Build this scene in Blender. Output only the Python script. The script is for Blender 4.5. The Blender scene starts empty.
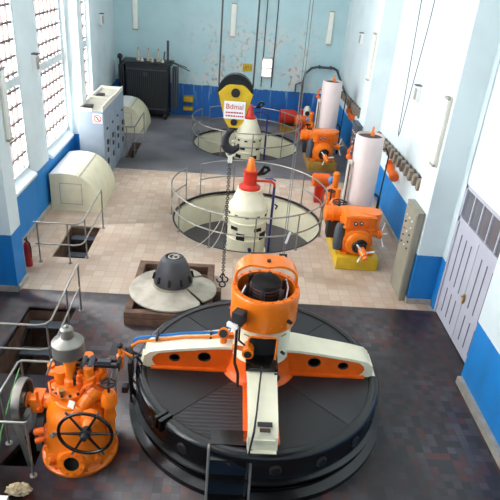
import bpy, bmesh, math, random
from mathutils import Vector, Matrix, Euler
from mathutils.geometry import tessellate_polygon
random.seed(7)
PI = math.pi
SC = bpy.context.scene
COL = SC.collection

# ------------------------------------------------------------------ materials
def lin(c):
    return tuple((v / 12.92 if v <= .04045 else ((v + .055) / 1.055) ** 2.4) for v in [x / 255 for x in c])

def nodes_of(name):
    m = bpy.data.materials.new(name); m.use_nodes = True
    nt = m.node_tree
    return m, nt, nt.nodes['Principled BSDF'], nt.nodes.new, nt.links.new

def mat(name, c, rough=.5, metal=0., var=.12, scale=6., bump=0., c2=None, coat=0., detail=4., emis=None, stren=0.):
    m, nt, b, N, L = nodes_of(name)
    a = lin(c) + (1,)
    d = lin(c2) + (1,) if c2 else tuple(v * (1 - var * 2) for v in a[:3]) + (1,)
    tc = N('ShaderNodeTexCoord'); no = N('ShaderNodeTexNoise')
    no.inputs['Scale'].default_value = scale; no.inputs['Detail'].default_value = detail
    L(tc.outputs['Object'], no.inputs['Vector'])
    rp = N('ShaderNodeValToRGB'); rp.color_ramp.elements[0].position = .38; rp.color_ramp.elements[1].position = .72
    rp.color_ramp.elements[0].color = a; rp.color_ramp.elements[1].color = d
    L(no.outputs['Fac'], rp.inputs['Fac']); L(rp.outputs['Color'], b.inputs['Base Color'])
    b.inputs['Roughness'].default_value = rough; b.inputs['Metallic'].default_value = metal
    b.inputs['Coat Weight'].default_value = coat
    if bump:
        bp = N('ShaderNodeBump'); bp.inputs['Strength'].default_value = bump; bp.inputs['Distance'].default_value = .02
        L(no.outputs['Fac'], bp.inputs['Height']); L(bp.outputs['Normal'], b.inputs['Normal'])
    if emis:
        b.inputs['Emission Color'].default_value = lin(emis) + (1,); b.inputs['Emission Strength'].default_value = stren
    return m

def mat_wall(name, up, blue, zsplit=1.3, peel=0.):
    m, nt, b, N, L = nodes_of(name)
    geo = N('ShaderNodeNewGeometry'); sep = N('ShaderNodeSeparateXYZ'); L(geo.outputs['Position'], sep.inputs[0])
    def noise(scale, detail=5., stretch=None):
        n = N('ShaderNodeTexNoise'); n.inputs['Scale'].default_value = scale; n.inputs['Detail'].default_value = detail
        if stretch:
            mp = N('ShaderNodeMapping'); mp.inputs['Scale'].default_value = stretch
            L(geo.outputs['Position'], mp.inputs[0]); L(mp.outputs[0], n.inputs['Vector'])
        else: L(geo.outputs['Position'], n.inputs['Vector'])
        return n
    def mix(f, a, c):
        x = N('ShaderNodeMix'); x.data_type = 'RGBA'
        if isinstance(f, float): x.inputs['Factor'].default_value = f
        else: L(f, x.inputs['Factor'])
        for s, v in ((x.inputs[6], a), (x.inputs[7], c)):
            if isinstance(v, tuple): s.default_value = v
            else: L(v, s)
        return x.outputs[2]
    def ramp(o, p0, p1, v0=0., v1=1.):
        r = N('ShaderNodeMapRange'); L(o, r.inputs[0])
        r.inputs[1].default_value = p0; r.inputs[2].default_value = p1; r.inputs[3].default_value = v0; r.inputs[4].default_value = v1
        return r.outputs[0]
    def mth(op, a, c):
        x = N('ShaderNodeMath'); x.operation = op
        for i, v in enumerate((a, c)):
            if isinstance(v, (int, float)): x.inputs[i].default_value = v
            else: L(v, x.inputs[i])
        return x.outputs[0]
    U = lin(up) + (1,); B = lin(blue) + (1,)
    upc = mix(ramp(noise(1.1).outputs['Fac'], .45, .75), U, tuple(v * .9 for v in U[:3]) + (1,))
    bluec = mix(ramp(noise(3., 6., (1, 1, .35)).outputs['Fac'], .45, .8), B, tuple(v * .7 + .01 for v in B[:3]) + (1,))
    if peel:
        band = mth('MULTIPLY', ramp(sep.outputs['Z'], 1.2, 1.7), ramp(sep.outputs['Z'], 4.4, 2.9))
        band = mth('MULTIPLY', band, ramp(sep.outputs['X'], -3., -1.4))
        band = mth('MULTIPLY', band, ramp(sep.outputs['X'], 4.2, 2.6))
        big = mth('MULTIPLY', ramp(noise(.9, 6.).outputs['Fac'], .42, .56), band)
        pat = mth('MULTIPLY', big, ramp(noise(3.2, 8.).outputs['Fac'], .44, .5))
        upc = mix(pat, upc, lin((212, 214, 210)) + (1,))
        drk = mth('MULTIPLY', big, ramp(noise(5., 9.).outputs['Fac'], .54, .62, 0., .75))
        upc = mix(drk, upc, lin((150, 134, 118)) + (1,))
        strk = mth('MULTIPLY', ramp(noise(2.2, 4., (3., 1, .25)).outputs['Fac'], .56, .66), ramp(sep.outputs['Z'], .3, 1.2))
        bluec = mix(strk, bluec, lin((120, 160, 195)) + (1,))
    jag = mth('ADD', sep.outputs['Z'], mth('MULTIPLY', mth('SUBTRACT', noise(14.).outputs['Fac'], .5), .02 if not peel else .12))
    L(mix(mth('GREATER_THAN', jag, zsplit), bluec, upc), b.inputs['Base Color'])
    b.inputs['Roughness'].default_value = .55
    return m

def mat_tiles(name, cols, w, h, rough, joint=(60, 55, 52), jw=.006, offset=0., wear=None, dirty=False):
    """individual tiles: each cell takes one of the colours at random, with joints"""
    m, nt, b, N, L = nodes_of(name)
    geo = N('ShaderNodeNewGeometry')
    br = N('ShaderNodeTexBrick'); L(geo.outputs['Position'], br.inputs['Vector'])
    br.offset = offset; br.inputs['Scale'].default_value = 1.
    br.inputs['Brick Width'].default_value = w; br.inputs['Row Height'].default_value = h
    br.inputs['Mortar Size'].default_value = jw; br.inputs['Mortar Smooth'].default_value = .3
    br.inputs['Color1'].default_value = (0, 0, 0, 1); br.inputs['Color2'].default_value = (1, 1, 1, 1); br.inputs['Mortar'].default_value = (.5, .5, .5, 1)
    rp = N('ShaderNodeValToRGB'); rp.color_ramp.interpolation = 'CONSTANT'
    el = rp.color_ramp.elements
    while len(el) < len(cols): el.new(.5)
    for i, c in enumerate(cols):
        el[i].position = i / len(cols); el[i].color = lin(c) + (1,)
    L(br.outputs['Color'], rp.inputs['Fac'])
    mx = N('ShaderNodeMix'); mx.data_type = 'RGBA'; L(br.outputs['Fac'], mx.inputs['Factor'])
    L(rp.outputs['Color'], mx.inputs[6]); mx.inputs[7].default_value = lin(joint) + (1,)
    no = N('ShaderNodeTexNoise'); no.inputs['Scale'].default_value = .9; no.inputs['Detail'].default_value = 7.
    L(geo.outputs['Position'], no.inputs['Vector'])
    r2 = N('ShaderNodeMapRange'); L(no.outputs['Fac'], r2.inputs[0])
    r2.inputs[1].default_value = .4; r2.inputs[2].default_value = .68; r2.inputs[3].default_value = 0.; r2.inputs[4].default_value = .55
    m2 = N('ShaderNodeMix'); m2.data_type = 'RGBA'; L(r2.outputs[0], m2.inputs['Factor'])
    L(mx.outputs[2], m2.inputs[6]); m2.inputs[7].default_value = lin(wear or cols[0]) + (1,)
    out = m2.outputs[2]
    if dirty:    # patches of old oil soaked into the tiles
        n3 = N('ShaderNodeTexNoise'); n3.inputs['Scale'].default_value = .55; n3.inputs['Detail'].default_value = 8.; L(geo.outputs['Position'], n3.inputs['Vector'])
        r3 = N('ShaderNodeMapRange'); L(n3.outputs['Fac'], r3.inputs[0]); r3.inputs[1].default_value = .36; r3.inputs[2].default_value = .62; r3.inputs[4].default_value = .75
        m3_ = N('ShaderNodeMix'); m3_.data_type = 'RGBA'; L(r3.outputs[0], m3_.inputs['Factor']); L(out, m3_.inputs[6]); m3_.inputs[7].default_value = lin((38, 30, 32)) + (1,)
        out = m3_.outputs[2]
    L(out, b.inputs['Base Color'])
    b.inputs['Roughness'].default_value = rough
    return m

M = {}
M['floor_near'] = mat_tiles('patterned_tiles', [(76, 70, 73), (92, 85, 87), (54, 50, 53), (102, 60, 56), (82, 76, 79), (58, 53, 57), (88, 60, 58)], .13, .13, .3, (56, 51, 52), .003, 0., (44, 36, 37), True)
M['floor_mid'] = mat_tiles('brown_tiles', [(196, 176, 156), (190, 168, 147), (200, 182, 164), (184, 160, 139), (194, 172, 152)], .24, .24, .5, (166, 144, 126), .006, 0., (172, 142, 120))
M['floor_far'] = mat('dusty_concrete', (98, 94, 99), .5, 0, .1, .7, c2=(128, 124, 126), detail=8)
M['wall'] = mat_wall('painted_wall', (226, 238, 240), (20, 130, 205))
M['wall_r'] = mat_wall('painted_wall_low_dado', (226, 238, 240), (20, 130, 205), 1.2)
M['wall_back'] = mat_wall('peeling_wall_shaded', (186, 216, 220), (22, 98, 174), 1.38, 1.)  # same paint as the side walls, its weaker light put into darker tones
M['plaster'] = mat('white_plaster', (222, 232, 234), .6, 0, .04, 2)
M['skirt'] = mat('skirting', (176, 168, 156), .6, 0, .15, 5)
M['cream'] = mat('cream_paint', (238, 232, 204), .35, 0, .04, 4)
M['cream2'] = mat('old_cream_paint', (226, 218, 186), .45, 0, .07, 3)
M['orange'] = mat('orange_paint', (246, 124, 20), .3, 0, .06, 5, coat=.2)
M['orange_dark'] = mat('red_orange_paint', (240, 104, 18), .4, 0, .08, 5)
M['red'] = mat('red_paint', (205, 48, 30), .35, 0, .08, 5)
M['yellow'] = mat('yellow_paint', (216, 178, 36), .42, 0, .12, 4)
M['ochre'] = mat('ochre_paint', (168, 128, 52), .6, 0, .15, 4)
M['black'] = mat('black_gloss_paint', (9, 9, 11), .25, 0, .1, 3, coat=.15)
M['deck'] = mat('dark_deck', (27, 25, 28), .42, 0, .12, 2.2, bump=.05)
M['deck2'] = mat('dark_deck_rubbed', (29, 27, 30), .4, 0, .15, 1.5, c2=(46, 44, 48))
M['dark'] = mat('dark_iron', (40, 38, 40), .5, .2, .1, 6)
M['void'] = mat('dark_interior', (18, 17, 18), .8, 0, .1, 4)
M['steel'] = mat('galvanised_tube', (160, 157, 148), .35, .7, .08, 8)
M['rail_dark'] = mat('painted_dull_rail', (138, 136, 128), .4, .5, .1, 8)
M['alu'] = mat('cast_aluminium', (150, 146, 138), .4, .75, .08, 8)
M['runner'] = mat('runner_bronze', (186, 178, 162), .42, .35, .1, 3, c2=(150, 140, 124), detail=7)
M['wood'] = mat('weathered_wood', (112, 84, 66), .8, 0, .2, 5, bump=.2, c2=(78, 56, 44))
M['grey'] = mat('grey_cabinet_paint', (150, 163, 176), .45, 0, .05, 3)
M['grey_warm'] = mat('warm_grey_paint', (170, 166, 152), .5, 0, .07, 3)
M['cab_olive'] = mat('olive_grey_paint', (146, 142, 126), .5, 0, .07, 3)
M['grey_dark'] = mat('slate_paint', (66, 72, 80), .5, 0, .07, 3)
M['transformer'] = mat('transformer_black', (34, 36, 40), .45, 0, .1, 3)
M['tank'] = mat('pinkish_white_paint', (232, 216, 212), .5, 0, .04, 2)
M['tank_top'] = mat('dark_brown_top', (74, 60, 58), .7, 0, .15, 4)  # dark brown disc inside the tank rim
M['white'] = mat('white_paint', (240, 240, 238), .4, 0, .03, 4)
M['pit_floor'] = mat('dark_pit_concrete', (78, 74, 78), .6, 0, .15, 1.2)
M['lampglass'] = mat('opal_cover', (246, 246, 236), .35, 0, .03, 4)
M['blue'] = mat('blue_pipe', (26, 120, 205), .35, 0, .06, 5)
M['navy'] = mat('navy_pipe', (38, 46, 110), .4, 0, .1, 5)
M['copper'] = mat('brown_winding', (92, 44, 34), .45, .3, .2, 9)
M['brass'] = mat('brass', (190, 150, 80), .35, .8, .1, 8)
M['rope'] = mat('wire_rope', (70, 72, 74), .6, .3, .1, 20)
M['rope_pale'] = mat('grey_rope', (128, 130, 128), .6, 0, .1, 20)
M['sling'] = mat('pale_sling', (190, 184, 172), .6, 0, .1, 20)
M['hose'] = mat('black_hose', (24, 22, 24), .5, 0, .1, 8)
M['door'] = mat('pale_lilac_grey_door', (188, 188, 200), .5, 0, .04, 3)
M['groove'] = mat('door_groove', (98, 98, 110), .6, 0, .05, 3)
M['glassdark'] = mat('dusty_dark_glass', (112, 110, 116), .2, 0, .1, 3)
M['muntin'] = mat('rusty_muntin', (122, 108, 104), .6, 0, .15, 6)
M['pane'] = mat('frosted_daylight_pane', (240, 245, 248), .5, 0, .02, 3, emis=(252, 253, 255), stren=8.)
M['tray'] = mat('cable_tray_paint', (150, 138, 122), .6, .1, .15, 6)
M['green'] = mat('green_cable', (110, 170, 96), .5, 0, .05, 6)
M['cloth'] = mat('beige_rag', (192, 174, 140), .9, 0, .15, 20)
M['ink'] = mat('red_ink', (196, 60, 50), .6, 0, .02, 3)
M['inkdark'] = mat('dark_ink', (60, 40, 20), .6, 0, .02, 3)
M['porcelain'] = mat('cream_porcelain', (214, 204, 186), .3, 0, .08, 8)
M['ext'] = mat('extinguisher_red', (168, 34, 38), .3, 0, .06, 5)
M['ivory'] = mat('ivory_plastic', (226, 222, 208), .5, 0, .06, 5)

def tread_mat():
    m, nt, b, N, L = nodes_of('ribbed_tread')
    geo = N('ShaderNodeNewGeometry'); w = N('ShaderNodeTexWave')
    w.bands_direction = 'Y'; w.inputs['Scale'].default_value = 4.4; w.inputs['Distortion'].default_value = 0
    L(geo.outputs['Position'], w.inputs['Vector'])
    rp = N('ShaderNodeValToRGB'); rp.color_ramp.elements[0].color = lin((26, 25, 28)) + (1,); rp.color_ramp.elements[1].color = lin((52, 50, 54)) + (1,)
    L(w.outputs['Fac'], rp.inputs['Fac']); L(rp.outputs['Color'], b.inputs['Base Color'])
    bp = N('ShaderNodeBump'); bp.inputs['Strength'].default_value = .6; bp.inputs['Distance'].default_value = .01
    L(w.outputs['Fac'], bp.inputs['Height']); L(bp.outputs['Normal'], b.inputs['Normal'])
    b.inputs['Roughness'].default_value = .45
    return m
M['tread'] = tread_mat()

# ------------------------------------------------------------------ mesh builder
class MB:
    def __init__(s): s.bm = bmesh.new()
    def _geo(s, vs, fs):
        v = [s.bm.verts.new(p) for p in vs]
        for f in fs:
            try: s.bm.faces.new([v[i] for i in f])
            except ValueError: pass
        return v
    def box(s, c, size, rot=(0, 0, 0), bev=0.):
        x, y, z = [k / 2 for k in size]
        R = Euler(rot).to_matrix(); c = Vector(c)
        vs = [R @ Vector((i * x, j * y, k * z)) + c for i in (-1, 1) for j in (-1, 1) for k in (-1, 1)]
        v = s._geo(vs, [(0, 1, 3, 2), (4, 6, 7, 5), (0, 4, 5, 1), (2, 3, 7, 6), (0, 2, 6, 4), (1, 5, 7, 3)])
        if bev:
            es = list({e for q in v for e in q.link_edges})
            bmesh.ops.bevel(s.bm, geom=es, offset=bev, segments=2, profile=.6, affect='EDGES')
        return s
    def bx(s, x0, x1, y0, y1, z0, z1, bev=0.):
        return s.box(((x0 + x1) / 2, (y0 + y1) / 2, (z0 + z1) / 2), (abs(x1 - x0), abs(y1 - y0), abs(z1 - z0)), bev=bev)
    def cyl(s, p0, p1, r0, r1=None, n=24, caps=True):
        return s.turn(p0, p1, [(r0, 0.), (r0 if r1 is None else r1, 1.)], n, caps)
    def turn(s, p0, p1, prof, n=24, caps=True):
        """profile of (radius, 0..1 along the axis)"""
        p0, p1 = Vector(p0), Vector(p1); d = p1 - p0
        q = d.normalized().to_track_quat('Z', 'Y').to_matrix()
        vs = []; fs = []
        for r, t in prof:
            for k in range(n):
                a = 2 * PI * k / n
                vs.append(p0 + d * t + q @ Vector((r * math.cos(a), r * math.sin(a), 0)))
        for i in range(len(prof) - 1):
            for k in range(n):
                k2 = (k + 1) % n
                fs.append((i * n + k, i * n + k2, (i + 1) * n + k2, (i + 1) * n + k))
        if caps:
            fs.append(tuple(range(n))[::-1]); fs.append(tuple(range((len(prof) - 1) * n, len(prof) * n)))
        s._geo(vs, fs); return s
    def lathe(s, prof, c=(0, 0, 0), n=48, a0=0., a1=2 * PI, closed=False):
        """profile of (radius, z) about the vertical through c"""
        full = abs(a1 - a0 - 2 * PI) < 1e-6; m = n if full else n + 1
        c = Vector(c); vs = []; fs = []
        for r, z in prof:
            for k in range(m):
                a = a0 + (a1 - a0) * k / n
                vs.append(c + Vector((max(r, 1e-4) * math.cos(a), max(r, 1e-4) * math.sin(a), z)))
        P = len(prof)
        for i in range(P if closed else P - 1):
            j = (i + 1) % P
            for k in range(n):
                k2 = (k + 1) % m
                fs.append((i * m + k, i * m + k2, j * m + k2, j * m + k))
        s._geo(vs, fs)
        if closed and not full:
            s._geo([vs[i * m] for i in range(P)], [tuple(range(P))]); s._geo([vs[i * m + n] for i in range(P)], [tuple(range(P))])
        return s
    def tube(s, pts, r, n=8, closed=False):
        P = [Vector(p) for p in pts]; N = len(P); vs = []; fs = []; up = None
        for i in range(N):
            a = P[i - 1] if (i or closed) else P[i]; b = P[(i + 1) % N] if (i < N - 1 or closed) else P[i]
            t = (b - a).normalized()
            if up is None:
                up = Vector((0, 0, 1)) if abs(t.z) < .9 else Vector((1, 0, 0))
            up = (up - t * up.dot(t)).normalized(); w = t.cross(up)
            k = 1.
            if 0 < i < N - 1 or closed:
                cs = max(-1, min(1, (P[i] - a).normalized().dot((b - P[i]).normalized())))
                k = min(1.5, 1 / max(.6, math.cos(math.acos(cs) / 2)))
            for j in range(n):
                g = 2 * PI * j / n
                vs.append(P[i] + (up * math.cos(g) + w * math.sin(g)) * r * k)
        for i in range(N if closed else N - 1):
            i2 = (i + 1) % N
            for j in range(n):
                j2 = (j + 1) % n
                fs.append((i * n + j, i * n + j2, i2 * n + j2, i2 * n + j))
        if not closed: fs += [tuple(range(n))[::-1], tuple(range((N - 1) * n, N * n))]
        s._geo(vs, fs); return s
    def prism(s, poly, axis, a, b, holes=()):
        """2D outline (with holes) extruded from a to b along the axis"""
        def P(u, v, t): return {'x': (t, u, v), 'y': (u, t, v), 'z': (u, v, t)}[axis]
        loops = [list(poly)] + [list(h) for h in holes]
        flat = [p for l in loops for p in l]
        if holes: tris = tessellate_polygon([[Vector((u, v, 0)) for u, v in l] for l in loops])
        else: tris = [tuple(range(len(flat)))]
        n = len(flat); vs = [P(u, v, a) for u, v in flat] + [P(u, v, b) for u, v in flat]
        fs = [tuple(t)[::-1] for t in tris] + [tuple(i + n for i in t) for t in tris]; o = 0
        for l in loops:
            k = len(l)
            for i in range(k):
                j = (i + 1) % k; fs.append((o + i, o + j, o + j + n, o + i + n))
            o += k
        s._geo(vs, fs); return s
    def sphere(s, c, r, sc=(1, 1, 1), n=20):
        mt = Matrix.Translation(c) @ Matrix.Diagonal((r * sc[0], r * sc[1], r * sc[2], 1))
        bmesh.ops.create_uvsphere(s.bm, u_segments=n, v_segments=max(8, n // 2), radius=1, matrix=mt); return s
    def torus(s, c, R, r, axis='z', n=40, k=8, a0=0., a1=2 * PI):
        pts = []
        full = abs(a1 - a0 - 2 * PI) < 1e-6
        for i in range(n if full else n + 1):
            a = a0 + (a1 - a0) * i / n; u, v = R * math.cos(a), R * math.sin(a)
            pts.append(Vector(c) + Vector({'z': (u, v, 0), 'y': (u, 0, v), 'x': (0, u, v)}[axis]))
        return s.tube(pts, r, k, closed=full)
    def xf(s, mt): bmesh.ops.transform(s.bm, matrix=mt, verts=s.bm.verts); return s

OFF = {}
def root_of(p):
    while p.parent: p = p.parent
    return p
def tag(o, label=None, cat=None, group=None, kind=None):
    for k, v in (('label', label), ('category', cat), ('group', group), ('kind', kind)):
        if v: o[k] = v
    return o
def obj(name, mb, m, parent=None, label=None, sharp=38):
    bm = mb.bm
    if parent is not None:
        off = OFF.get(root_of(parent).name)
        if off: bmesh.ops.translate(bm, vec=-Vector(off), verts=bm.verts)
    bmesh.ops.recalc_face_normals(bm, faces=bm.faces)
    for f in bm.faces: f.smooth = True
    lim = math.radians(sharp)
    for e in bm.edges:
        if len(e.link_faces) == 2 and e.calc_face_angle(0) > lim: e.smooth = False
    me = bpy.data.meshes.new(name); bm.to_mesh(me); bm.free()
    o = bpy.data.objects.new(name, me); COL.objects.link(o)
    me.materials.append(M[m] if isinstance(m, str) else m)
    if parent is not None: o.parent = parent
    if label: o['label'] = label
    return o
def thing(name, label, cat, loc=(0, 0, 0), rotz=0., group=None, world=True):
    """Empty at the base; with world=True its parts are written in world coordinates"""
    o = bpy.data.objects.new(name, None); COL.objects.link(o); o.empty_display_size = .2
    o.location = loc; o.rotation_euler = (0, 0, rotz); tag(o, label, cat, group)
    if world: OFF[o.name] = tuple(loc)
    return o
def solo(name, mb, m, label, cat, group=None, sharp=38):
    return tag(obj(name, mb, m, sharp=sharp), label, cat, group)
def struct(name, mb, m, parent=None):
    o = obj(name, mb, m, parent)
    if parent is None: o['kind'] = 'structure'
    return o
def copy_tree(o, parent=None):
    c = o.copy(); COL.objects.link(c); c.parent = parent
    for ch in list(o.children): copy_tree(ch, c)
    return c
def text_mesh(name, s, size, m, parent, loc, rot, sx=1.):
    cu = bpy.data.curves.new(name, 'FONT'); cu.body = s; cu.size = size; cu.align_x = 'CENTER'; cu.align_y = 'CENTER'; cu.extrude = .002
    t = bpy.data.objects.new(name, cu); COL.objects.link(t)
    bpy.context.view_layer.update()
    me = bpy.data.meshes.new_from_object(t.evaluated_get(bpy.context.evaluated_depsgraph_get()))
    bpy.data.objects.remove(t)
    o = bpy.data.objects.new(name, me); COL.objects.link(o); me.materials.append(M[m])
    o.parent = parent
    off = Vector(OFF.get(root_of(parent).name, (0, 0, 0)))
    o.location = Vector(loc) - off; o.rotation_euler = rot; o.scale = (sx, 1, 1)
    return o

# ------------------------------------------------------------------ the room
XL, XR, YB, ZT = -4.85, 4.65, 25.4, 9.2
G1 = (.66, 7.1); G2 = (.61, 14.4); G3 = (.62, 21.65)
HATCH = [(-3.85, -2.9, 7.45, 9.52), (-4.02, -3.24, 11.56, 13.35), (-3.7, -3.36, 18.98, 20.9)]

def floor_slab(name, y0, y1, m, circles=(), rects=(), tris=()):
    me_o = obj(name, MB().bx(-5.4, 5., y0, y1, -.12, 0), m)
    cut = MB()
    for (cx, cy), r in circles: cut.cyl((cx, cy, -.5), (cx, cy, .5), r, n=96)
    for a, b, c, d in rects: cut.bx(a, b, c, d, -.5, .5)
    for t in tris: cut.prism(t, 'z', -.5, .5)
    if circles or rects or tris:
        co = obj('cutter', cut, 'void')
        md = me_o.modifiers.new('holes', 'BOOLEAN'); md.operation = 'DIFFERENCE'; md.object = co; md.solver = 'EXACT'
        bpy.context.view_layer.update()
        new = bpy.data.meshes.new_from_object(me_o.evaluated_get(bpy.context.evaluated_depsgraph_get()))
        me_o.modifiers.clear(); me_o.data = new
        bpy.data.objects.remove(co)
        if not new.materials: new.materials.append(M[m])
    me_o['kind'] = 'structure'
    return me_o
BELT_HOLE = [(-2.95, 5.55), (-2.46, 5.55), (-2.46, 6.25), (-2.72, 6.25)]
floor_slab('floor', -2.5, 10.12, 'floor_near', [], HATCH[:1], [BELT_HOLE])
PR = 2.06
floor_slab('floor', 10.12, 17.85, 'floor_mid', [(G2, PR)], HATCH[1:2])
floor_slab('floor', 17.85, 25.6, 'floor_far', [(G3, PR)], HATCH[2:])

# generator pits below the floor
for k, (cx, cy) in enumerate((G2, G3)):
    struct('wall_pit', MB().lathe([(PR, .0), (PR, -1.02)], (cx, cy, 0), 96), 'cream')
    struct('floor_pit', MB().lathe([(0.001, -1.0), (PR + .02, -1.0), (PR + .02, -1.05), (.001, -1.05)], (cx, cy, 0), 96), 'pit_floor')
    struct('trim_%d' % (k + 1), MB().lathe([(PR - .015, -.05), (PR - .015, .008), (PR + .03, .008), (PR + .03, 0)], (cx, cy, 0), 96), 'dark')
# stair wells below the hatches
for k, (a, b, c, d) in enumerate(HATCH):
    for (p0, p1, q0, q1, z0, z1) in ((a - .05, a, c - .05, d + .05, -1.3, -.11), (b, b + .05, c - .05, d + .05, -1.3, -.11), (a, b, c - .05, c, -1.3, -.11), (a, b, d, d + .05, -1.3, -.11), (a, b, c, d, -1.3, -1.26)):
        struct('wall_well', MB().bx(p0, p1, q0, q1, z0, z1), 'wood')
    st = thing('steps', ['dark steel steps down the large open hatch at the near left', 'dark steel steps inside the hatch beside the first cream hood', 'dark steps in the small far hatch behind the grey cabinets'][k], 'steps', ((a + b) / 2, (c + d) / 2, -1.25))
    for i in range(4):
        yy = d - (i + .5) * (d - c) / 4
        obj('tread', MB().bx(a + .06, b - .06, yy - .14, yy + .1, -.25 - .26 * i - .04, -.25 - .26 * i), 'grey_dark', st)
    for xx in (a + .04, b - .04): obj('stringer', MB().box((xx, (c + d) / 2, -.7), (.03, (d - c) * .9, .12), (math.atan2(.9, d - c), 0, 0)), 'dark', st)
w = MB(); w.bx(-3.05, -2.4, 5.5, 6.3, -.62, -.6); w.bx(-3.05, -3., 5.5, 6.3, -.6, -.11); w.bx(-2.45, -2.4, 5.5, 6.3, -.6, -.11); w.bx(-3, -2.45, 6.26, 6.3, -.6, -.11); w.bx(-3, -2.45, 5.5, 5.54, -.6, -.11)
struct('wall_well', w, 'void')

# walls
wl = MB()
wl.bx(-5.35, XL, -2.5, 20.5, -.1, 1.28)
WIN = [(2.2, 4.6), (5.6, 8.0), (11.0, 13.45), (14.75, 16.95), (17.5, 19.8)]     # left wall openings; the two nearest are unseen, added to bring in light
ys = [-2.5] + [v for w_ in WIN for v in w_] + [20.5]
for i in range(0, len(ys), 2):
    a, b = ys[i], ys[i + 1]
    ca = .2 if i else 0; cb = .2 if i < len(ys) - 2 else 0
    if i == 8: ca = cb = .01
    if i == 10: ca = .02
    wl.prism([(-5.35, a), (-5.0, a), (XL, a + ca), (XL, b - cb), (-5.0, b), (-5.35, b)], 'z', 1.28, ZT)
wl.bx(-5.35, XL, -2.5, 20.5, 7.9, ZT)
wl.bx(-5.5, -5.2, 20.5, YB + .3, -.1, ZT)
struct('wall_left', wl, 'wall')
struct('wall_left', MB().bx(-5.2, -4.22, 10.0, 10.52, -.1, ZT).bx(-5.2, -4.52, 17.1, 17.55, -.1, ZT), 'wall')
si = MB()
for a, b in WIN: si.prism([(-5.06, 1.46), (-4.80, 1.34), (-4.80, 1.27), (-5.06, 1.27)], 'y', a, b)
struct('trim_3', si, 'plaster')
for k, (a, b) in enumerate(WIN):
    xg = -5.02; z0, z1 = 1.46, 7.9
    fr = MB()
    for yy in (a + .04, b - .04): fr.bx(xg - .05, xg + .05, yy - .04, yy + .04, z0, z1)
    for zz in (z0 + .04, z1 - .04): fr.bx(xg - .05, xg + .05, a, b, zz - .04, zz + .04)
    for zz in (3.62, 6.2): fr.bx(xg - .04, xg + .045, a, b, zz - .1, zz + .1)
    wf = struct('window_%d' % (k + 1), fr, 'plaster')
    gr = MB()
    zz = z0 + .45
    i = 0
    while zz < z1 - .1:
        gr.bx(xg - .02, xg + .03, a + .06, b - .06, zz - .026, zz + .026); zz += .36 if zz > 2.3 else .45
    n = max(3, round((b - a) / .31))
    for i in range(1, n):
        yy = a + (b - a) * i / n; gr.bx(xg - .02, xg + .045, yy - .014, yy + .014, z0, z1)
    obj('muntin_grid', gr, 'muntin', wf)
    obj('pane', MB().bx(xg - .03, xg - .02, a, b, z0, z1), 'pane', wf)

wr = MB()
wr.bx(XR, 5.2, 10.17, YB + .3, -.1, ZT)
wr.bx(XR, 5.2, 7.0, 10.2, 2.95, ZT)
struct('wall_right', MB().bx(4.42, 5.2, -2.5, 7.85, -.1, ZT), 'wall')
struct('wall_right', wr, 'wall_r')
struct('wall_right', MB().bx(4.12, XR + .1, 10.4, 11.2, -.1, ZT).bx(4.12, XR + .1, 17.1, 17.9, -.1, ZT), 'wall_r')
struct('wall_back', MB().bx(-5.5, 5.2, YB, YB + .3, -.1, ZT), 'wall_back')
struct('wall_rear', MB().bx(-5.5, 5.2, -2.8, -2.5, -.1, ZT), 'wall')  # unseen wall behind the camera, added to cut light from the rear
# unseen roof, added with its gaps shaped to let light in
ce = MB()
for x0, x1 in ((-5.5, -4.2), (-2.2, -1.2), (1.2, 5.2)): ce.bx(x0, x1, -2.5, YB + .3, ZT, ZT + .2)
for y0, y1 in ((-2.8, -1.8), (5.9, 6.5), (14, 14.6), (22.5, 25.7)): ce.bx(-5.5, 5.2, y0, y1, ZT, ZT + .2)
ce.bx(-1.2, 5.2, -1.8, 5.9, ZT, ZT + .2)
struct('ceiling', ce, 'plaster')
# skirtings
struct('baseboard_right', MB().bx(4.33, 4.43, -2.5, 7.8, 0, .14), 'skirt')
struct('baseboard_right', MB().bx(4.60, 4.66, 11.2, 17.1, 0, .14).bx(4.60, 4.66, 17.9, YB, 0, .14), 'skirt')
struct('baseboard_right', MB().bx(4.09, 4.13, 10.38, 11.2, 0, .12).bx(4.1, XR, 10.37, 10.41, 0, .12), 'skirt')
struct('baseboard_left', MB().bx(XL - .02, XL + .06, 10.52, 17.1, 0, .14).bx(-4.26, -4.19, 9.97, 10.54, 0, .13).bx(-4.9, -4.19, 9.97, 10.01, 0, .13), 'skirt')
# door in the right wall
dr = MB()
for y in (8.0, 10.14): dr.bx(4.66, 4.78, y - .05, y + .05, 0, 2.95)
for z in (2.24, 2.92): dr.bx(4.66, 4.78, 7.95, 10.19, z - .05, z + .05)
dr.bx(4.72, 4.78, 7.9, 10.2, 0, 2.95)
d1 = struct('door_1', dr, 'door')
for k, (a, b) in enumerate(((8.06, 9.06), (9.08, 10.08))):
    lf = obj('door_leaf', MB().bx(4.68, 4.72, a, b, .03, 2.2), 'door', d1)
    g = MB()
    for i in range(3):
        y = a + .25 + .25 * i
        g.bx(4.672, 4.682, y - .014, y + .014, .95, 2.0); g.bx(4.672, 4.682, y - .014, y + .014, .22, .78)
    obj('groove', g, 'groove', lf)
obj('door_handle', MB().box((4.655, 9.02, 1.02), (.03, .05, .2), bev=.006).cyl((4.66, 9.02, 1.08), (4.60, 9.02, 1.08), .012, n=10).cyl((4.60, 9.02, 1.08), (4.60, 8.9, 1.08), .012, n=10), 'brass', d1)
t = MB()
for i in range(5):
    a = 8.08 + i * .4; t.bx(4.69, 4.715, a + .02, a + .38, 2.3, 2.86)
obj('transom_pane', t, 'glassdark', d1)
tb = MB()
for i in range(1, 5): tb.bx(4.665, 4.72, 8.08 + i * .4 - .02, 8.08 + i * .4 + .02, 2.28, 2.88)
obj('transom_bar', tb, 'door', d1)
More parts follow.
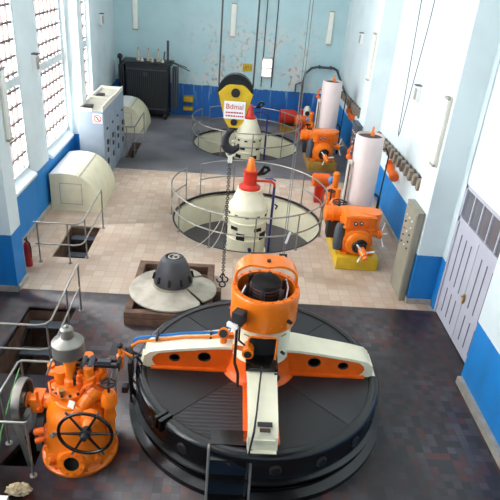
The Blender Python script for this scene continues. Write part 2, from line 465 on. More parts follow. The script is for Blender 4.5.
struct('trim_4', MB().bx(-3.4, -2.62, 4.86, 5.03, 0, .05), 'white')

# ------------------------------------------------------------------ wall fittings
def tube_light(label, c, face):
    """fluorescent fixture 1.35 m tall hung upright; face = direction it looks"""
    t = thing('tube_light', label, 'light fixture', c, group='upright fluorescent fixtures on the walls')
    x, y, z = c; fx, fy = face; w = .1; d = .09; h = 1.36
    def bb(u0, u1, k0, k1, z0, z1, bev=0):
        ux, uy = -fy, fx
        xs = sorted((x + ux * u0 + fx * k0, x + ux * u1 + fx * k1)); ys_ = sorted((y + uy * u0 + fy * k0, y + uy * u1 + fy * k1))
        return MB().bx(xs[0], xs[1], ys_[0], ys_[1], z + z0, z + z1, bev)
    obj('housing', bb(-w - .02, w + .02, 0, .04, 0, h), 'ivory', t)
    obj('diffuser', bb(-w, w, .04, d, .04, h - .04, .02), 'lampglass', t)
    obj('end_cap', bb(-w - .005, w + .005, .02, d + .008, h - .05, h, .006), 'grey_warm', t)
    obj('end_cap', bb(-w - .005, w + .005, .02, d + .008, 0, .05, .006), 'grey_warm', t)
tube_light('white upright tube light on the back wall above the black transformer', (-4.28, YB, 3.48), (0, -1))
tube_light('white upright tube light high on the back wall above the yellow sign', (-.16, YB, 3.48), (0, -1))
tube_light('white upright tube light on the back wall near its right corner', (3.96, YB, 3.47), (0, -1))
tube_light('white upright tube light on the right pilaster beyond the grey door', (4.12, 10.62, 3.12), (-1, 0))
tube_light('white upright tube light on the farther pilaster of the right wall', (4.12, 17.4, 3.5), (-1, 0))
tube_light('white upright tube light on the left pilaster beside the near window', (-4.24, 10.45, 3.1), (1, 0))

def wall_box(label, c, face):
    t = thing('switch_box', label, 'switch box', c)
    x, y, z = c; s = face
    obj('case', MB().bx(min(x, x + s * .1), max(x, x + s * .1), y - .09, y + .09, z - .2, z + .2, .01), 'white', t)
    obj('cover', MB().bx(min(x + s * .1, x + s * .125), max(x + s * .1, x + s * .125), y - .07, y + .07, z - .14, z + .14, .005), 'grey_warm', t)
    obj('hood', MB().bx(min(x, x + s * .15), max(x, x + s * .15), y - .1, y + .1, z + .2, z + .225), 'grey_dark', t)
wall_box('small white box on the right wall between the two pilasters', (XR, 14.1, 3.83), -1)
wall_box('small white box on the right wall near the back corner', (XR, 21.75, 4.2), -1)
wall_box('small grey box on the pier between the two left windows', (XL, 14.1, 3.9), 1)
wall_box('small white box on the pale blue left wall near the back corner', (-5.2, 22.9, 4.05), 1)

t = thing('sign', 'small yellow sign with dark lettering on the peeling back wall', 'sign', (.57, YB, 2.28))
obj('plate', MB().bx(.36, .78, YB - .02, YB, 2.12, 2.44), 'yellow', t)
text_mesh('lettering', 'LIFT 5', .17, 'inkdark', t, (.57, YB - .022, 2.28), (PI / 2, 0, 0), .85)
t = thing('wall_lamp', 'white boxed lamp with two lit panels on the back wall', 'lamp', (1.4, YB, 2.3))
obj('case', MB().bx(1.18, 1.22, YB - .12, YB, 1.95, 2.78).bx(1.6, 1.64, YB - .12, YB, 1.95, 2.78).bx(1.18, 1.64, YB - .12, YB, 2.7, 2.78).bx(1.18, 1.64, YB - .12, YB, 2.3, 2.35).bx(1.18, 1.64, YB - .12, YB, 1.95, 1.99).bx(1.18, 1.64, YB - .03, YB, 1.95, 2.78), 'ivory', t)
M['lit'] = mat('lit_panel', (250, 250, 245), .5, 0, .02, 3, emis=(255, 252, 244), stren=1.5)
obj('light_panel', MB().bx(1.22, 1.6, YB - .07, YB - .05, 2.35, 2.7).bx(1.22, 1.6, YB - .07, YB - .05, 1.99, 2.3), 'lit', t)
for k, z in enumerate((.76, .38)):
    t = thing('junction_box', ['pale yellow box on the blue back wall, upper of two beside the transformer', 'pale yellow box on the blue back wall, lower of two beside the transformer'][k], 'box', (-2.0, YB, z))
    obj('case', MB().bx(-2.2, -1.75, YB - .16, YB, z - .14, z + .14 - .1 * k, .01), 'ochre', t)
    obj('lid', MB().bx(-2.17, -1.78, YB - .18, YB - .16, z - .11, z + .11 - .1 * k, .005), 'yellow', t)
for k, (x, lab) in enumerate(((1.22, 'thin dark conduit on the back wall just left of the lit lamp'), (1.68, 'thin dark conduit on the back wall just right of the lit lamp'))):
    solo('conduit', MB().tube([(x, YB - .03, 1.5), (x, YB - .03, 9.)], .018), 'rope', lab, 'conduit')

# cable racks and fittings along the right wall
def cable_rack(label, y0, y1, z0, z1, n):
    t = thing('cable_rack', label, 'cable rack', (XR, (y0 + y1) / 2, (z0 + z1) / 2))
    dy = y1 - y0
    def pt(f): return y0 + dy * f, z0 + (z1 - z0) * f
    b = MB()
    for dz in (-.12, .12): b.tube([(XR - .06, pt(0)[0], pt(0)[1] + dz), (XR - .06, pt(1)[0], pt(1)[1] + dz)], .025, 6)
    obj('rail', b, 'dark', t)
    for i in range(n):
        y, z = pt((i + .5) / n)
        obj('bracket', MB().box((XR - .1, y, z), (.16, .15, .28), (math.radians(14), 0, 0), .015), 'tray', t)
cable_rack('brown cable rack running along the right wall above the grey cabinet', 11.45, 17.0, 2.1, 1.93, 15)
cable_rack('dark cable rack on the right wall beyond the far pilaster', 18.6, 23.6, 1.95, 1.80, 11)

def wall_horn(label, y, z):
    t = thing('pressure_switch', label, 'switch', (XR, y, z))
    obj('bracket', MB().bx(XR - .06, XR, y - .1, y + .1, z - .05, z + .05), 'white', t)
    obj('housing', MB().cyl((XR - .12, y + .28, z + .03), (XR - .12, y - .06, z - .02), .12, .1).box((XR - .12, y + .26, z + .08), (.16, .16, .26), bev=.03), 'orange_dark', t)
    obj('cover', MB().turn((XR - .12, y - .06, z - .02), (XR - .12, y - .42, z - .08), [(.09, 0), (.09, .5), (.13, .55), (.13, .9), (.1, 1)]), 'orange_dark', t)
wall_horn('orange fitting on the right wall above the near blue dado', 14.75, 1.58)
wall_horn('orange fitting on the right wall beyond the far pilaster', 21.4, 1.55)

def conduit_arch():
    pts = [(3.05, YB - .25, .6), (3.05, YB - .25, 1.9), (3.1, YB - .25, 2.25), (3.35, YB - .25, 2.5), (3.6, YB - .25, 2.56), (4.3, YB - .25, 2.56), (4.45, YB - .4, 2.5), (4.5, 24.2, 2.25), (4.52, 22.9, 2.0)]
    t = thing('pipe_loop', 'dark bent pipe arching over the far white tank in the back corner', 'pipe', (3.05, YB - .25, .6))
    obj('pipe', MB().tube(pts, .05, 10).tube([(2.75, YB - .2, 1.3), (2.75, YB - .2, 1.75), (2.95, YB - .2, 1.85), (3.05, YB - .25, 1.8)], .035), 'grey_dark', t)
    obj('clamp', MB().box((3.7, YB - .15, 2.56), (.06, .28, .12)).box((4.2, YB - .15, 2.56), (.06, .28, .12)).box((3.05, YB - .15, 1.7), (.12, .28, .06)), 'dark', t)
conduit_arch()

# grey panel cabinets against the right pilasters
def side_cabinet(label, y0, y1, m):
    t = thing('control_cabinet', label, 'cabinet', (4.03, (y0 + y1) / 2, 0))
    obj('body', MB().bx(3.96, 4.10, y0, y1, 0, 2.1, .012), m, t)
    obj('top_cover', MB().bx(3.95, 4.11, y0 - .01, y1 + .01, 2.1, 2.13, .008), m, t)
    d = obj('cabinet_door', MB().bx(3.945, 3.962, y0 + .03, y1 - .03, .06, 2.06, .004), m, t)
    random.seed(3)
    for r in range(5):
        for c in range(3):
            if random.random() < .75:
                y = y1 - .2 - c * (y1 - y0 - .4) / 2; z = 1.85 - r * .16
                obj('indicator_lamp', MB().cyl((3.945, y, z), (3.925, y, z), .022, n=10), random.choice(['dark', 'dark', 'dark', 'red', 'white']), d)
side_cabinet('tall grey control cabinet with rows of lamps on the right pilaster', 10.48, 11.26, 'cab_olive')
side_cabinet('dark slate cabinet against the farther right pilaster', 17.15, 17.95, 'grey_dark')

# fire extinguisher
t = thing('fire_extinguisher', 'red fire extinguisher standing on the floor by the left pilaster', 'fire extinguisher', (-4.36, 11.1, 0))
obj('cylinder', MB().lathe([(.001, 0), (.075, .0), (.08, .03), (.08, .5), (.06, .57), (.025, .6), (.001, .6)], (-4.36, 11.1, 0), 20), 'ext', t)
obj('valve', MB().cyl((-4.36, 11.1, .6), (-4.36, 11.1, .68), .02, n=10).box((-4.36, 11.06, .7), (.03, .14, .03)), 'dark', t)
obj('hose', MB().tube([(-4.36, 11.1, .64), (-4.28, 11.04, .6), (-4.26, 11.04, .45), (-4.27, 11.04, .25)], .014), 'hose', t)

# ------------------------------------------------------------------ handrails
def handrail(label, runs, posts, m='steel', r=.018):
    x, y = posts[0][0], posts[0][1]
    t = thing('handrail', label, 'handrail', (x, y, 0))
    for nm, pts in runs: obj(nm, MB().tube(pts, r, 8), m, t)
    for x, y, h in posts:
        p = obj('post', MB().cyl((x, y, 0), (x, y, h), r, n=8), 'rail_dark', t)
        obj('foot_plate', MB().cyl((x, y, 0), (x, y, .012), .05, n=12), 'rail_dark', p)
handrail('L-shaped steel handrail around the hatch by the first cream hood',
         [('top_rail', [(-4.24, 11.3, 1.0), (-3.36, 11.3, 1.0), (-3.24, 11.34, 1.01), (-3.19, 11.44, 1.02), (-3.17, 13.24, 1.06)]),
          ('middle_rail', [(-4.24, 11.3, .47), (-3.36, 11.3, .47), (-3.24, 11.34, .48), (-3.19, 11.44, .49), (-3.17, 13.24, .53)])],
         [(-4.17, 11.3, 1.0), (-3.5, 11.3, 1.0), (-3.19, 11.6, 1.02), (-3.17, 13.24, 1.06)])
handrail('L-shaped steel handrail around the big hatch at the near left',
         [('top_rail', [(-4.7, 7.42, 1.05), (-2.92, 7.42, 1.05), (-2.8, 7.46, 1.05), (-2.74, 7.58, 1.05), (-2.78, 9.42, 1.06)]),
          ('middle_rail', [(-4.7, 7.42, .56), (-2.92, 7.42, .56), (-2.8, 7.46, .56), (-2.74, 7.58, .56), (-2.78, 9.42, .56)])],
         [(-2.79, 7.5, 1.05), (-2.78, 8.6, 1.05), (-2.78, 9.42, 1.06), (-4.2, 7.42, 1.05)])
handrail('square steel guard rail around the belt pulley beside the orange governor',
         [('top_rail', [(-2.42, 6.6, 1.), (-2.88, 6.6, 1.), (-2.92, 6.55, 1.), (-2.95, 5.42, 1.), (-2.9, 5.38, 1.), (-2.42, 5.38, 1.)])],
         [(-2.42, 6.6, 1.), (-2.88, 6.57, 1.), (-2.95, 5.95, 1.), (-2.42, 5.4, 1.), (-2.95, 5.4, 1.)])
handrail('short steel handrail beside the small hatch behind the grey cabinets',
         [('top_rail', [(-3.66, 19.2, 1.04), (-3.42, 19.2, 1.04), (-3.34, 19.3, 1.04), (-3.32, 21.2, 1.06)]),
          ('middle_rail', [(-3.66, 19.2, .5), (-3.42, 19.2, .5), (-3.34, 19.3, .5), (-3.32, 21.2, .5)])],
         [(-3.36, 19.3, 1.04), (-3.32, 21.2, 1.06), (-3.62, 19.2, 1.04)], 'rail_dark')

def ring_rail(label, c, a0, a1, npost):
    t = thing('ring_handrail', label, 'handrail', (c[0], c[1], 0)); R = 2.13
    for nm, z in (('top_rail', .98), ('middle_rail', .48)):
        pts = [(c[0] + R * math.cos(a0 + (a1 - a0) * i / 80), c[1] + R * math.sin(a0 + (a1 - a0) * i / 80), z) for i in range(81)]
        obj(nm, MB().tube(pts, .021, 8), 'steel', t)
    for i in range(npost):
        a = a0 + (a1 - a0) * (i + .02 + .96 * i / (npost - 1) * 0) / (npost - 1) if i < npost - 1 else a1
        x, y = c[0] + R * math.cos(a), c[1] + R * math.sin(a)
        p = obj('post', MB().cyl((x, y, 0), (x, y, .98), .017, n=8), 'rail_dark', t)
        obj('foot_plate', MB().cyl((x, y, 0), (x, y, .012), .05, n=12), 'rail_dark', p)
    return t
r1 = ring_rail('curved steel railing around the middle generator pit', G2, math.radians(-212), math.radians(132), 12)
r2 = ring_rail('curved steel railing around the farthest generator pit', G3, math.radians(-212), math.radians(136), 12)

# ------------------------------------------------------------------ the near generator
cx, cy = G1
g = thing('generator', 'large black generator drum with cream and orange arms in the foreground', 'generator', (cx, cy, 0))
C0 = (cx, cy, 0)
obj('housing', MB().lathe([(1.669, 0), (2.043, 0), (2.043, .09), (1.964, .12), (1.925, .14), (1.915, .30), (1.984, .31), (1.993, .36), (1.925, .38), (1.915, .40), (1.895, .64), (1.930, .67), (1.930, .72), (1.895, .765), (1.827, .785), (1.768, .77), (1.758, .74), (1.669, .73)], C0, 128), 'black', g)
ring2 = MB().lathe([(1.90, .2), (1.955, .2), (1.955, .23), (1.90, .23)], C0, 128)
obj('band', ring2, 'black', g)
for a in range(-170, 190, 20):
    A = math.radians(a + 6); d = Vector((math.cos(A), math.sin(A), 0)); p = Vector(C0) + d * 1.893 + Vector((0, 0, .52))
    ip = obj('inspection_port', MB().turn(p, p + d * .035, [(.085, 0), (.085, .6), (.07, 1)], 20), 'dark', g)
    obj('port_opening', MB().cyl(p + d * .034, p + d * .038, .06, n=20), 'void', ip)
for k in range(8):
    a0, a1 = math.radians(45 * k + .25), math.radians(45 * k + 44.75)
    obj('deck_plate', MB().lathe([(.3, .70), (1.765, .70), (1.765, .752), (.3, .752)], C0, 14, a0, a1, closed=True), 'tread' if k == 5 else ('deck2' if k in (3, 7) else 'deck'), g)
for k in (2,):
    A = math.radians(45 + 90 * k); d = Vector((math.cos(A), math.sin(A), 0)); p = Vector(C0) + d * 1.87
    obj('rim_clamp', MB().box(p + Vector((0, 0, .72)), (.22, .06, .2), (0, 0, A), .01).box(p + d.cross(Vector((0, 0, 1))) * .09 + Vector((0, 0, .72)), (.22, .05, .2), (0, 0, A), .01), 'black', g)

def arm(k):
    """one radial arm along +x, then turned by k quarter turns"""
    top = [(.36, 1.25), (.6, 1.23), (.9, 1.185), (1.2, 1.14), (1.5, 1.09), (1.7, 1.045), (1.77, .98), (1.8, .88), (1.81, .757)]
    R = Matrix.Translation(C0) @ Matrix.Rotation(k * PI / 2, 4, 'Z')
    fl = MB(); n = len(top); hw = [.25, .23, .215, .21, .205, .2, .195, .19, .19]
    # flange: a strip with thickness following the top line
    vs = []; fs = []
    for (u, z), h in zip(top, hw):
        for (y, dz) in ((-h, 0), (h, 0), (h, -.045), (-h, -.045)):
            vs.append((u - (.045 if z < .97 and dz else 0), y, z + (dz if z > .97 else 0)))
    for i in range(n - 1):
        for j in range(4):
            j2 = (j + 1) % 4; fs.append((4 * i + j, 4 * i + j2, 4 * i + 4 + j2, 4 * i + 4 + j))
    fs += [(3, 2, 1, 0), (4 * n - 4, 4 * n - 3, 4 * n - 2, 4 * n - 1)]
    fl._geo(vs, fs)
    fl.bx(1.7, 1.86, -.19, .19, .752, .785)
    a = obj('arm', fl.xf(R), 'cream', g, sharp=50)
    out = [(.3, .757)] + [(1.75, .757)] + [(u - .04, z - .04) for u, z in top[::-1] if u < 1.76]
    def ell(c, rx, rz, n=20): return [(c[0] + rx * math.cos(2 * PI * i / n), c[1] + rz * math.sin(2 * PI * i / n)) for i in range(n)]
    for sy in (-1, 1):
        w = MB().prism(out, 'y', sy * .18 - .012, sy * .18 + .012, [ell((.86, .99), .1, .085), ell((1.32, .95), .08, .068)])
        web = obj('web', w.xf(R), 'orange_dark', a, 'orange side web of the arm')
        for c, rx, rz in (((.86, .99), .1, .085), ((1.32, .95), .08, .068)):
            obj('hole_rim', MB().tube([(p[0], sy * .18, p[1]) for p in ell(c, rx, rz)], .014, 8, closed=True).xf(R), 'dark', web)
        obj('foot', MB().bx(.5, 1.68, min(sy * .17, sy * .25), max(sy * .17, sy * .25), .752, .79, .008).xf(R), 'orange_dark', web)
    tipo = [(1.56, .757), (1.815, .757), (1.805, .88), (1.775, .98), (1.7, 1.03), (1.45, 1.085), (1.58, 1.02), (1.65, .96), (1.67, .89), (1.64, .82)]
    obj('tip_block', MB().prism(tipo, 'y', -.2, -.16).prism(tipo, 'y', .16, .2).bx(1.7, 1.8, -.16, .16, .757, .95).xf(R), 'cream', a)
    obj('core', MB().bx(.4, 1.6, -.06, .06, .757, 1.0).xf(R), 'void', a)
    return a
arms = [arm(k) for k in range(4)]
pl = MB().box((cx + .02, 5.45, 1.088), (.2, .07, .006), (math.radians(12), 0, 0)); obj('nameplate', pl, 'dark', g, 'dark nameplate across the front arm tip')
pl = MB().box((cx + .02, 5.365, 1.068), (.14, .055, .006), (math.radians(14), 0, 0)); obj('nameplate', pl, 'inkdark', g, 'smaller dark nameplate nearest the arm tip')
hub = obj('hub', MB().lathe([(.47, 1.1), (.455, 1.2), (.445, 1.3), (.445, 1.62), (.46, 1.63), (.46, 1.68), (.42, 1.69)], C0, 64), 'cream', g)
obj('hub_skirt', MB().lathe([(.6, .755), (.55, .78), (.51, .85), (.49, .95), (.47, 1.1), (.455, 1.16)], C0, 64), 'orange_dark', g)
for i in range(14):
    a = 2 * PI * i / 14 + .1; obj('vent_slot', MB().box((cx + .447 * math.cos(a), cy + .447 * math.sin(a), 1.58), (.012, .1, .018), (0, 0, a)), 'brass', hub)
obj('hub_bolt', MB().cyl((cx + .3, cy - .34, 1.28), (cx + .34, cy - .385, 1.28), .025, n=12), 'dark', hub)
dw = MB().lathe([(.45, 1.1), (.464, 1.1), (.464, 1.58), (.45, 1.58)], C0, 12, math.radians(-116), math.radians(-64), closed=True)
obj('doorway', dw, 'void', g, 'black doorway in the cream hub')
obj('landing', MB().bx(cx - .24, cx + .23, 6.34, 6.72, 1.225, 1.29, .01), 'black', g)
obj('grab_rail', MB().tube([(cx - .22, 6.6, 1.29), (cx - .22, 6.58, 1.63), (cx - .19, 6.57, 1.67), (cx + .17, 6.57, 1.67), (cx + .2, 6.58, 1.63), (cx + .19, 6.54, 1.3)], .016), 'orange', g)
drum = obj('top_ring', MB().lathe([(.44, 1.69), (.5, 1.7), (.505, 1.72), (.505, 2.1), (.515, 2.11), (.515, 2.19), (.5, 2.22), (.43, 2.22), (.425, 2.19), (.425, 1.72)], C0, 64), 'orange', g)
for i in range(18):
    a = 2 * PI * i / 18
    obj('bolt', MB().sphere((cx + .507 * math.cos(a), cy + .507 * math.sin(a), 1.8), .014, n=8), 'orange_dark', drum)
    obj('bolt', MB().cyl((cx + .47 * math.cos(a), cy + .47 * math.sin(a), 2.215), (cx + .47 * math.cos(a), cy + .47 * math.sin(a), 2.235), .018, n=8), 'orange_dark', drum)
obj('knob', MB().cyl((cx + .34, cy - .37, 1.87), (cx + .38, cy - .42, 1.87), .03, n=12), 'dark', drum)
# arched band over the open top
ho = MB(); vs = []; fs = []; n = 28
for i in range(n + 1):
    th = PI * i / n; c_, s_ = math.cos(th), math.sin(th)
    ex = math.copysign(abs(c_) ** .55, c_) * .475; ez = 2.2 + .37 * abs(s_) ** .6
    dip = .07 * math.exp(-((ex) / .16) ** 2) + .04 * math.exp(-((abs(ex) - .4) / .1) ** 2)
    y0 = cy + .02 + .06 * (1 - abs(s_)) - dip; y1 = cy + .34 - .16 * (1 - abs(s_))
    nx, nz = c_ * .035, s_ * .035
    for (yy, q) in ((y0, 0), (y1, 0), (y1, 1), (y0, 1)): vs.append((cx + ex - nx * q, yy, ez - nz * q))
for i in range(n):
    for j in range(4):
        j2 = (j + 1) % 4; fs.append((4 * i + j, 4 * i + j2, 4 * i + 4 + j2, 4 * i + 4 + j))
fs += [(3, 2, 1, 0), tuple(range(4 * n, 4 * n + 4))]
ho._geo(vs, fs)
obj('arch_band', ho, 'orange', g, sharp=50)
obj('lifting_eye', MB().cyl((cx + .02, cy + .12, 2.55), (cx + .02, cy + .12, 2.6), .03, n=14), 'dark', g)
core = obj('slip_ring_core', MB().lathe([(.42, 1.75), (.42, 1.82), (.34, 1.84), (.34, 1.95), (.3, 1.97), (.3, 2.08), (.24, 2.1), (.22, 2.32), (.16, 2.34), (.001, 2.34)], C0, 40), 'void', g)
cb = MB()
for z in (1.98, 2.03, 2.13, 2.18, 2.23): cb.lathe([(.225 if z > 2.1 else .302, z), (.24 if z > 2.1 else .315, z + .012), (.225 if z > 2.1 else .302, z + .024)], C0, 40)
obj('slip_ring', cb, 'copper', core)
for k in range(6):
    a = 2 * PI * k / 6 + .3; x, y = cx + .3 * math.cos(a), cy + .3 * math.sin(a)
    obj('brush_holder', MB().box((x, y, 2.16), (.05, .07, .26), (0, 0, a), .008), 'dark', core)
obj('lead_wire', MB().tube([(cx - .3, cy - .1, 2.28), (cx - .36, cy - .2, 2.2), (cx - .33, cy - .3, 2.08)], .01).tube([(cx + .3, cy + .1, 2.3), (cx + .33, cy - .02, 2.22), (cx + .3, cy - .16, 2.12), (cx + .1, cy - .28, 2.1), (cx, cy - .36, 2.02)], .011), 'white', core)
lb = obj('lamp_box', MB().box((cx - .38, cy - .5, 1.98), (.17, .16, .2), (0, 0, math.radians(-28)), .01), 'dark', g)
obj('lamp_face', MB().box((cx - .47, cy - .555, 1.87), (.17, .06, .07), (0, 0, math.radians(-28)), .01), 'white', lb)
obj('bracket', MB().cyl((cx - .36, cy - .47, 1.95), (cx - .3, cy - .38, 1.95), .03, n=10), 'dark', lb)
ox, oy = cx - .58, cy - .1
v = obj('oil_cock', MB().cyl((ox, oy, 1.18), (ox, oy, 1.42), .055).box((ox + .1, oy, 1.36), (.26, .09, .08), bev=.015).cyl((ox + .2, oy - .02, 1.36), (ox + .3, oy, 1.36), .04).cyl((ox, oy - .04, 1.43), (ox - .01, oy - .1, 1.46), .085, n=20), 'orange', g)
obj('cock_gauge', MB().cyl((ox - .01, oy - .098, 1.458), (ox - .013, oy - .12, 1.47), .062, n=18), 'dark', v)
v = obj('oil_flange', MB().cyl((cx - .2, cy - .38, 1.4), (cx - .22, cy - .6, 1.4), .085, n=24).cyl((cx - .2, cy - .5, 1.4), (cx - .4, cy - .46, 1.42), .035).sphere((cx - .41, cy - .46, 1.42), .05), 'orange', g)
obj('flange_bore', MB().cyl((cx - .22, cy - .595, 1.4), (cx - .221, cy - .61, 1.4), .055, n=20), 'void', v)
obj('cable', MB().tube([(cx - .4, cy - .5, 1.88), (cx - .4, cy - .5, 1.4), (cx - .4, cy - .55, 1.2), (cx - .34, cy - .58, 1.02), (cx - .33, cy - .62, .8)], .022), 'hose', g)
obj('cable', MB().tube([(cx - .36, cy - .5, 1.88), (cx - .36, cy - .47, 1.55), (cx - .2, cy - .46, 1.4)], .014), 'hose', g)
obj('cable', MB().tube([(cx - .01, 6.36, 1.3), (cx - .04, 6.1, 1.21), (cx - .09, 5.6, 1.13), (cx - .13, 5.3, 1.08), (cx - .17, 5.24, .8), (cx - .19, 5.1, .4), (cx - .2, 5.0, .05)], .013), 'hose', g)
obj('cock', MB().sphere((cx + .2, 6.34, 1.14), .07).cyl((cx + .2, 6.34, 1.1), (cx + .18, 6.3, .85), .028, n=10), 'dark', g)
# pipes over the left arm to the governor side
zt = 1.17
obj('blue_pipe', MB().tube([(cx - .48, cy + .1, 1.32), (cx - .5, cy + .12, 1.27), (cx - 1.2, cy + .17, 1.16), (cx - 1.9, cy + .13, 1.06), (cx - 1.98, cy + .11, 1.03), (cx - 2.0, cy + .1, .9)], .019), 'blue', g)
obj('orange_pipe', MB().tube([(cx - .42, cy - .02, 1.32), (cx - .5, cy, 1.27), (cx - 1.2, cy + .05, 1.17), (cx - 1.9, cy + .03, 1.05), (cx - 2.0, cy, 1.0), (cx - 2.02, cy - .02, .8), (cx - 2.02, cy - .05, .1)], .021), 'orange', g)
for u in (.78, 1.62):
    obj('pipe_clamp', MB().box((cx - u, cy + .09, 1.2 - .06 * (u > 1)), (.035, .2, .08), bev=.01), 'dark', g)
v = obj('coupling', MB().cyl((cx - 2.06, cy - .1, .92), (cx - 2.0, cy - .06, .92), .09, n=18).cyl((cx - 2.0, cy - .06, .92), (cx - 1.85, cy - .05, .84), .025, n=10).box((cx - 2.0, cy - .16, .72), (.07, .12, .3), bev=.01), 'dark', g)
obj('linkage', MB().box((cx - 1.98, cy - .3, .5), (.06, .07, .95), (math.radians(8), 0, 0), .01).box((cx - 2.05, cy - .42, .5), (.1, .12, .12), bev=.02).tube([(cx - 1.97, cy - .2, .9), (cx - 1.9, cy - .2, .95), (cx - 1.82, cy - .2, .8)], .02), 'dark', g)
# access steps
st = MB().bx(-.02, .5, 5.36, 5.62, .755, .79)
for i in range(3): st.bx(-.02, .5, 5.03 + .12 * i - .08, 5.03 + .12 * i + .06, .18 + .24 * i, .2 + .24 * i)
st.prism([(4.97, .0), (5.3, .74), (5.33, .74), (5.0, .0)], 'x', -.02, .5)
stp = obj('access_step', st, 'black', g)
for x in (-.04, .52): obj('side_rail', MB().tube([(x, 5.36, .78), (x, 5.3, .79), (x, 4.93, .02)], .016), 'steel', stp)

# ------------------------------------------------------------------ generators standing in the pits
def tower(label, c, cone):
    t = thing('generator_tower', label, 'generator', (c[0], c[1], -1.0))
    o = (c[0], c[1], 0)
    body = obj('casing', MB().lathe([(.001, -1.), (.6, -1.), (.6, -.95), (.55, -.93), (.55, -.52), (.57, -.51), (.57, -.46), (.55, -.45), (.55, -.02), (.575, 0), (.575, .05), (.55, .06), (.55, .42), (.535, .46), (.5, .5), (.42, .66), (.37, .8), (.35, .86), (.35, .93), (.001, .93)] if not cone else
        [(.001, -1.), (.6, -1.), (.6, -.95), (.52, -.93), (.52, -.3), (.54, -.29), (.54, -.24), (.52, -.23), (.51, .3), (.52, .31), (.5, .38), (.46, .52), (.34, .8), (.24, 1.05), (.001, 1.05)], o, 56), 'cream', t)
    for (z, n, w, h, r, ph) in ((.26, 11, .1, .06, .546, .1), (-.12, 5, .22, .1, .55, .25), (-.34, 5, .24, .2, .55, .62)) if not cone else ((.22, 10, .12, .06, .505, .1), (-.08, 5, .2, .1, .515, .5), (-.42, 5, .26, .14, .52, .15)):
        for i in range(n):
            a = 2 * PI * i / n + ph
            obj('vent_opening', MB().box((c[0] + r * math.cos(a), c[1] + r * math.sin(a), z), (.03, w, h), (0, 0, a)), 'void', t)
    for z in (-.48, .025):
        for i in range(16):
            a = 2 * PI * i / 16; rr = .575 if not cone else .535
            obj('bolt', MB().sphere((c[0] + rr * math.cos(a), c[1] + rr * math.sin(a), z), .016, n=6), 'cream2', body)
    if not cone:
        cap = obj('red_cap', MB().lathe([(.30, .93), (.30, .99), (.24, 1.02), (.19, 1.06), (.18, 1.38), (.2, 1.4), (.2, 1.44), (.001, 1.45)], o, 40), 'red', t)
        obj('orange_tip', MB().lathe([(.13, 1.44), (.11, 1.6), (.075, 1.76), (.04, 1.8), (.001, 1.81)], o, 28), 'orange', t)
    else:
        cap = obj('red_cap', MB().lathe([(.25, 1.02), (.26, 1.07), (.22, 1.1), (.14, 1.2), (.09, 1.42), (.06, 1.54), (.001, 1.56)], o, 36), 'red', t)
    x = c[0] + .28; zz = 1.32 if not cone else 1.42
    tri = [(x - .12, zz - .02), (x + .1, zz + .02), (x + .26, zz + .16), (x + .2, zz + .26), (x + .06, zz + .28)]
    inn = [(x + .06, zz + .08), (x + .16, zz + .14), (x + .15, zz + .2), (x + .08, zz + .2)]
    obj('lug', MB().prism(tri, 'y', c[1] - .03, c[1] + .03, [inn]), 'black', t)
    pz = 1.2 if not cone else 1.3
    pp = [(c[0] + .16, c[1] - .12, pz), (c[0] + .58, c[1] - .12, pz), (c[0] + .66, c[1] - .12, pz - .06), (c[0] + .67, c[1] - .12, pz - .14)]
    obj('pipe_elbow', MB().tube(pp, .036, 10), 'red' if not cone else 'navy', t)
    obj('standpipe', MB().tube([(c[0] + .67, c[1] - .12, pz - .12), (c[0] + .67, c[1] - .12, -1.0)], .036, 10), 'navy', t)
    obj('branch', MB().tube([(c[0] + .4, c[1] - .08, pz + .06), (c[0] + .6, c[1] - .08, pz + .06), (c[0] + .7, c[1] - .08, pz)], .02), 'navy', t)
    obj('cock', MB().tube([(c[0] + .72, c[1] - .14, .55), (c[0] + .8, c[1] - .14, .5), (c[0] + .76, c[1] - .14, .4)], .02), 'dark', t)
    obj('side_fitting', MB().cyl((c[0] - .55, c[1] - .2, .1), (c[0] - .66, c[1] - .22, .1), .06, n=14).cyl((c[0] - .6, c[1] - .21, .1), (c[0] - .6, c[1] - .21, -.05), .03, n=10), 'cream', t)
    a = math.radians(-80)
    obj('valve', MB().cyl((c[0] + .56 * math.cos(a), c[1] + .56 * math.sin(a), -.68), (c[0] + .64 * math.cos(a), c[1] + .64 * math.sin(a), -.68), .05, n=12).cyl((c[0] + .62 * math.cos(a), c[1] + .62 * math.sin(a), -.64), (c[0] + .62 * math.cos(a), c[1] + .62 * math.sin(a), -.86), .035, n=10), 'navy', t)
    return t
tower('cream generator tower with red collar and orange tip in the middle pit', G2, False)
tower('cream generator tower with pointed red cap in the farthest pit', (G3[0] + .1, G3[1]), True)
# ------------------------------------------------------------------ turbine runner on its crate
px_, py_ = -1.0, 9.95
cr = thing('crate', 'low weathered wooden crate under the turbine runner', 'crate', (-1.0, 10.08, 0))
def plank(x0, x1, y0, y1, z0, z1): obj('beam', MB().bx(x0, x1, y0, y1, z0, z1, .008), 'wood', cr)
plank(-1.86, -.18, 9.02, 9.16, .0, .14); plank(-1.86, -.18, 9.02, 9.16, .145, .29)
plank(-1.86, -.18, 10.98, 11.12, .0, .14); plank(-1.86, -.18, 10.98, 11.12, .145, .29)
plank(-1.86, -1.72, 9.165, 10.975, .0, .29); plank(-.32, -.18, 9.165, 10.975, .0, .29)
plank(-1.715, -.325, 9.165, 10.975, .0, .1)
obj('peg', MB().bx(-.17, .0, 9.95, 10.12, 0, .3, .01), 'wood', cr)
ru = thing('turbine_runner', 'turbine runner with bronze blades and dark cone hub on a wooden crate', 'turbine runner', (px_, py_, .29))
RC = (px_, py_, 0)
obj('hub_ring', MB().lathe([(.001, .29), (.40, .29), (.42, .33), (.43, .42), (.41, .5), (.36, .52), (.001, .52)], RC, 48), 'runner', ru)
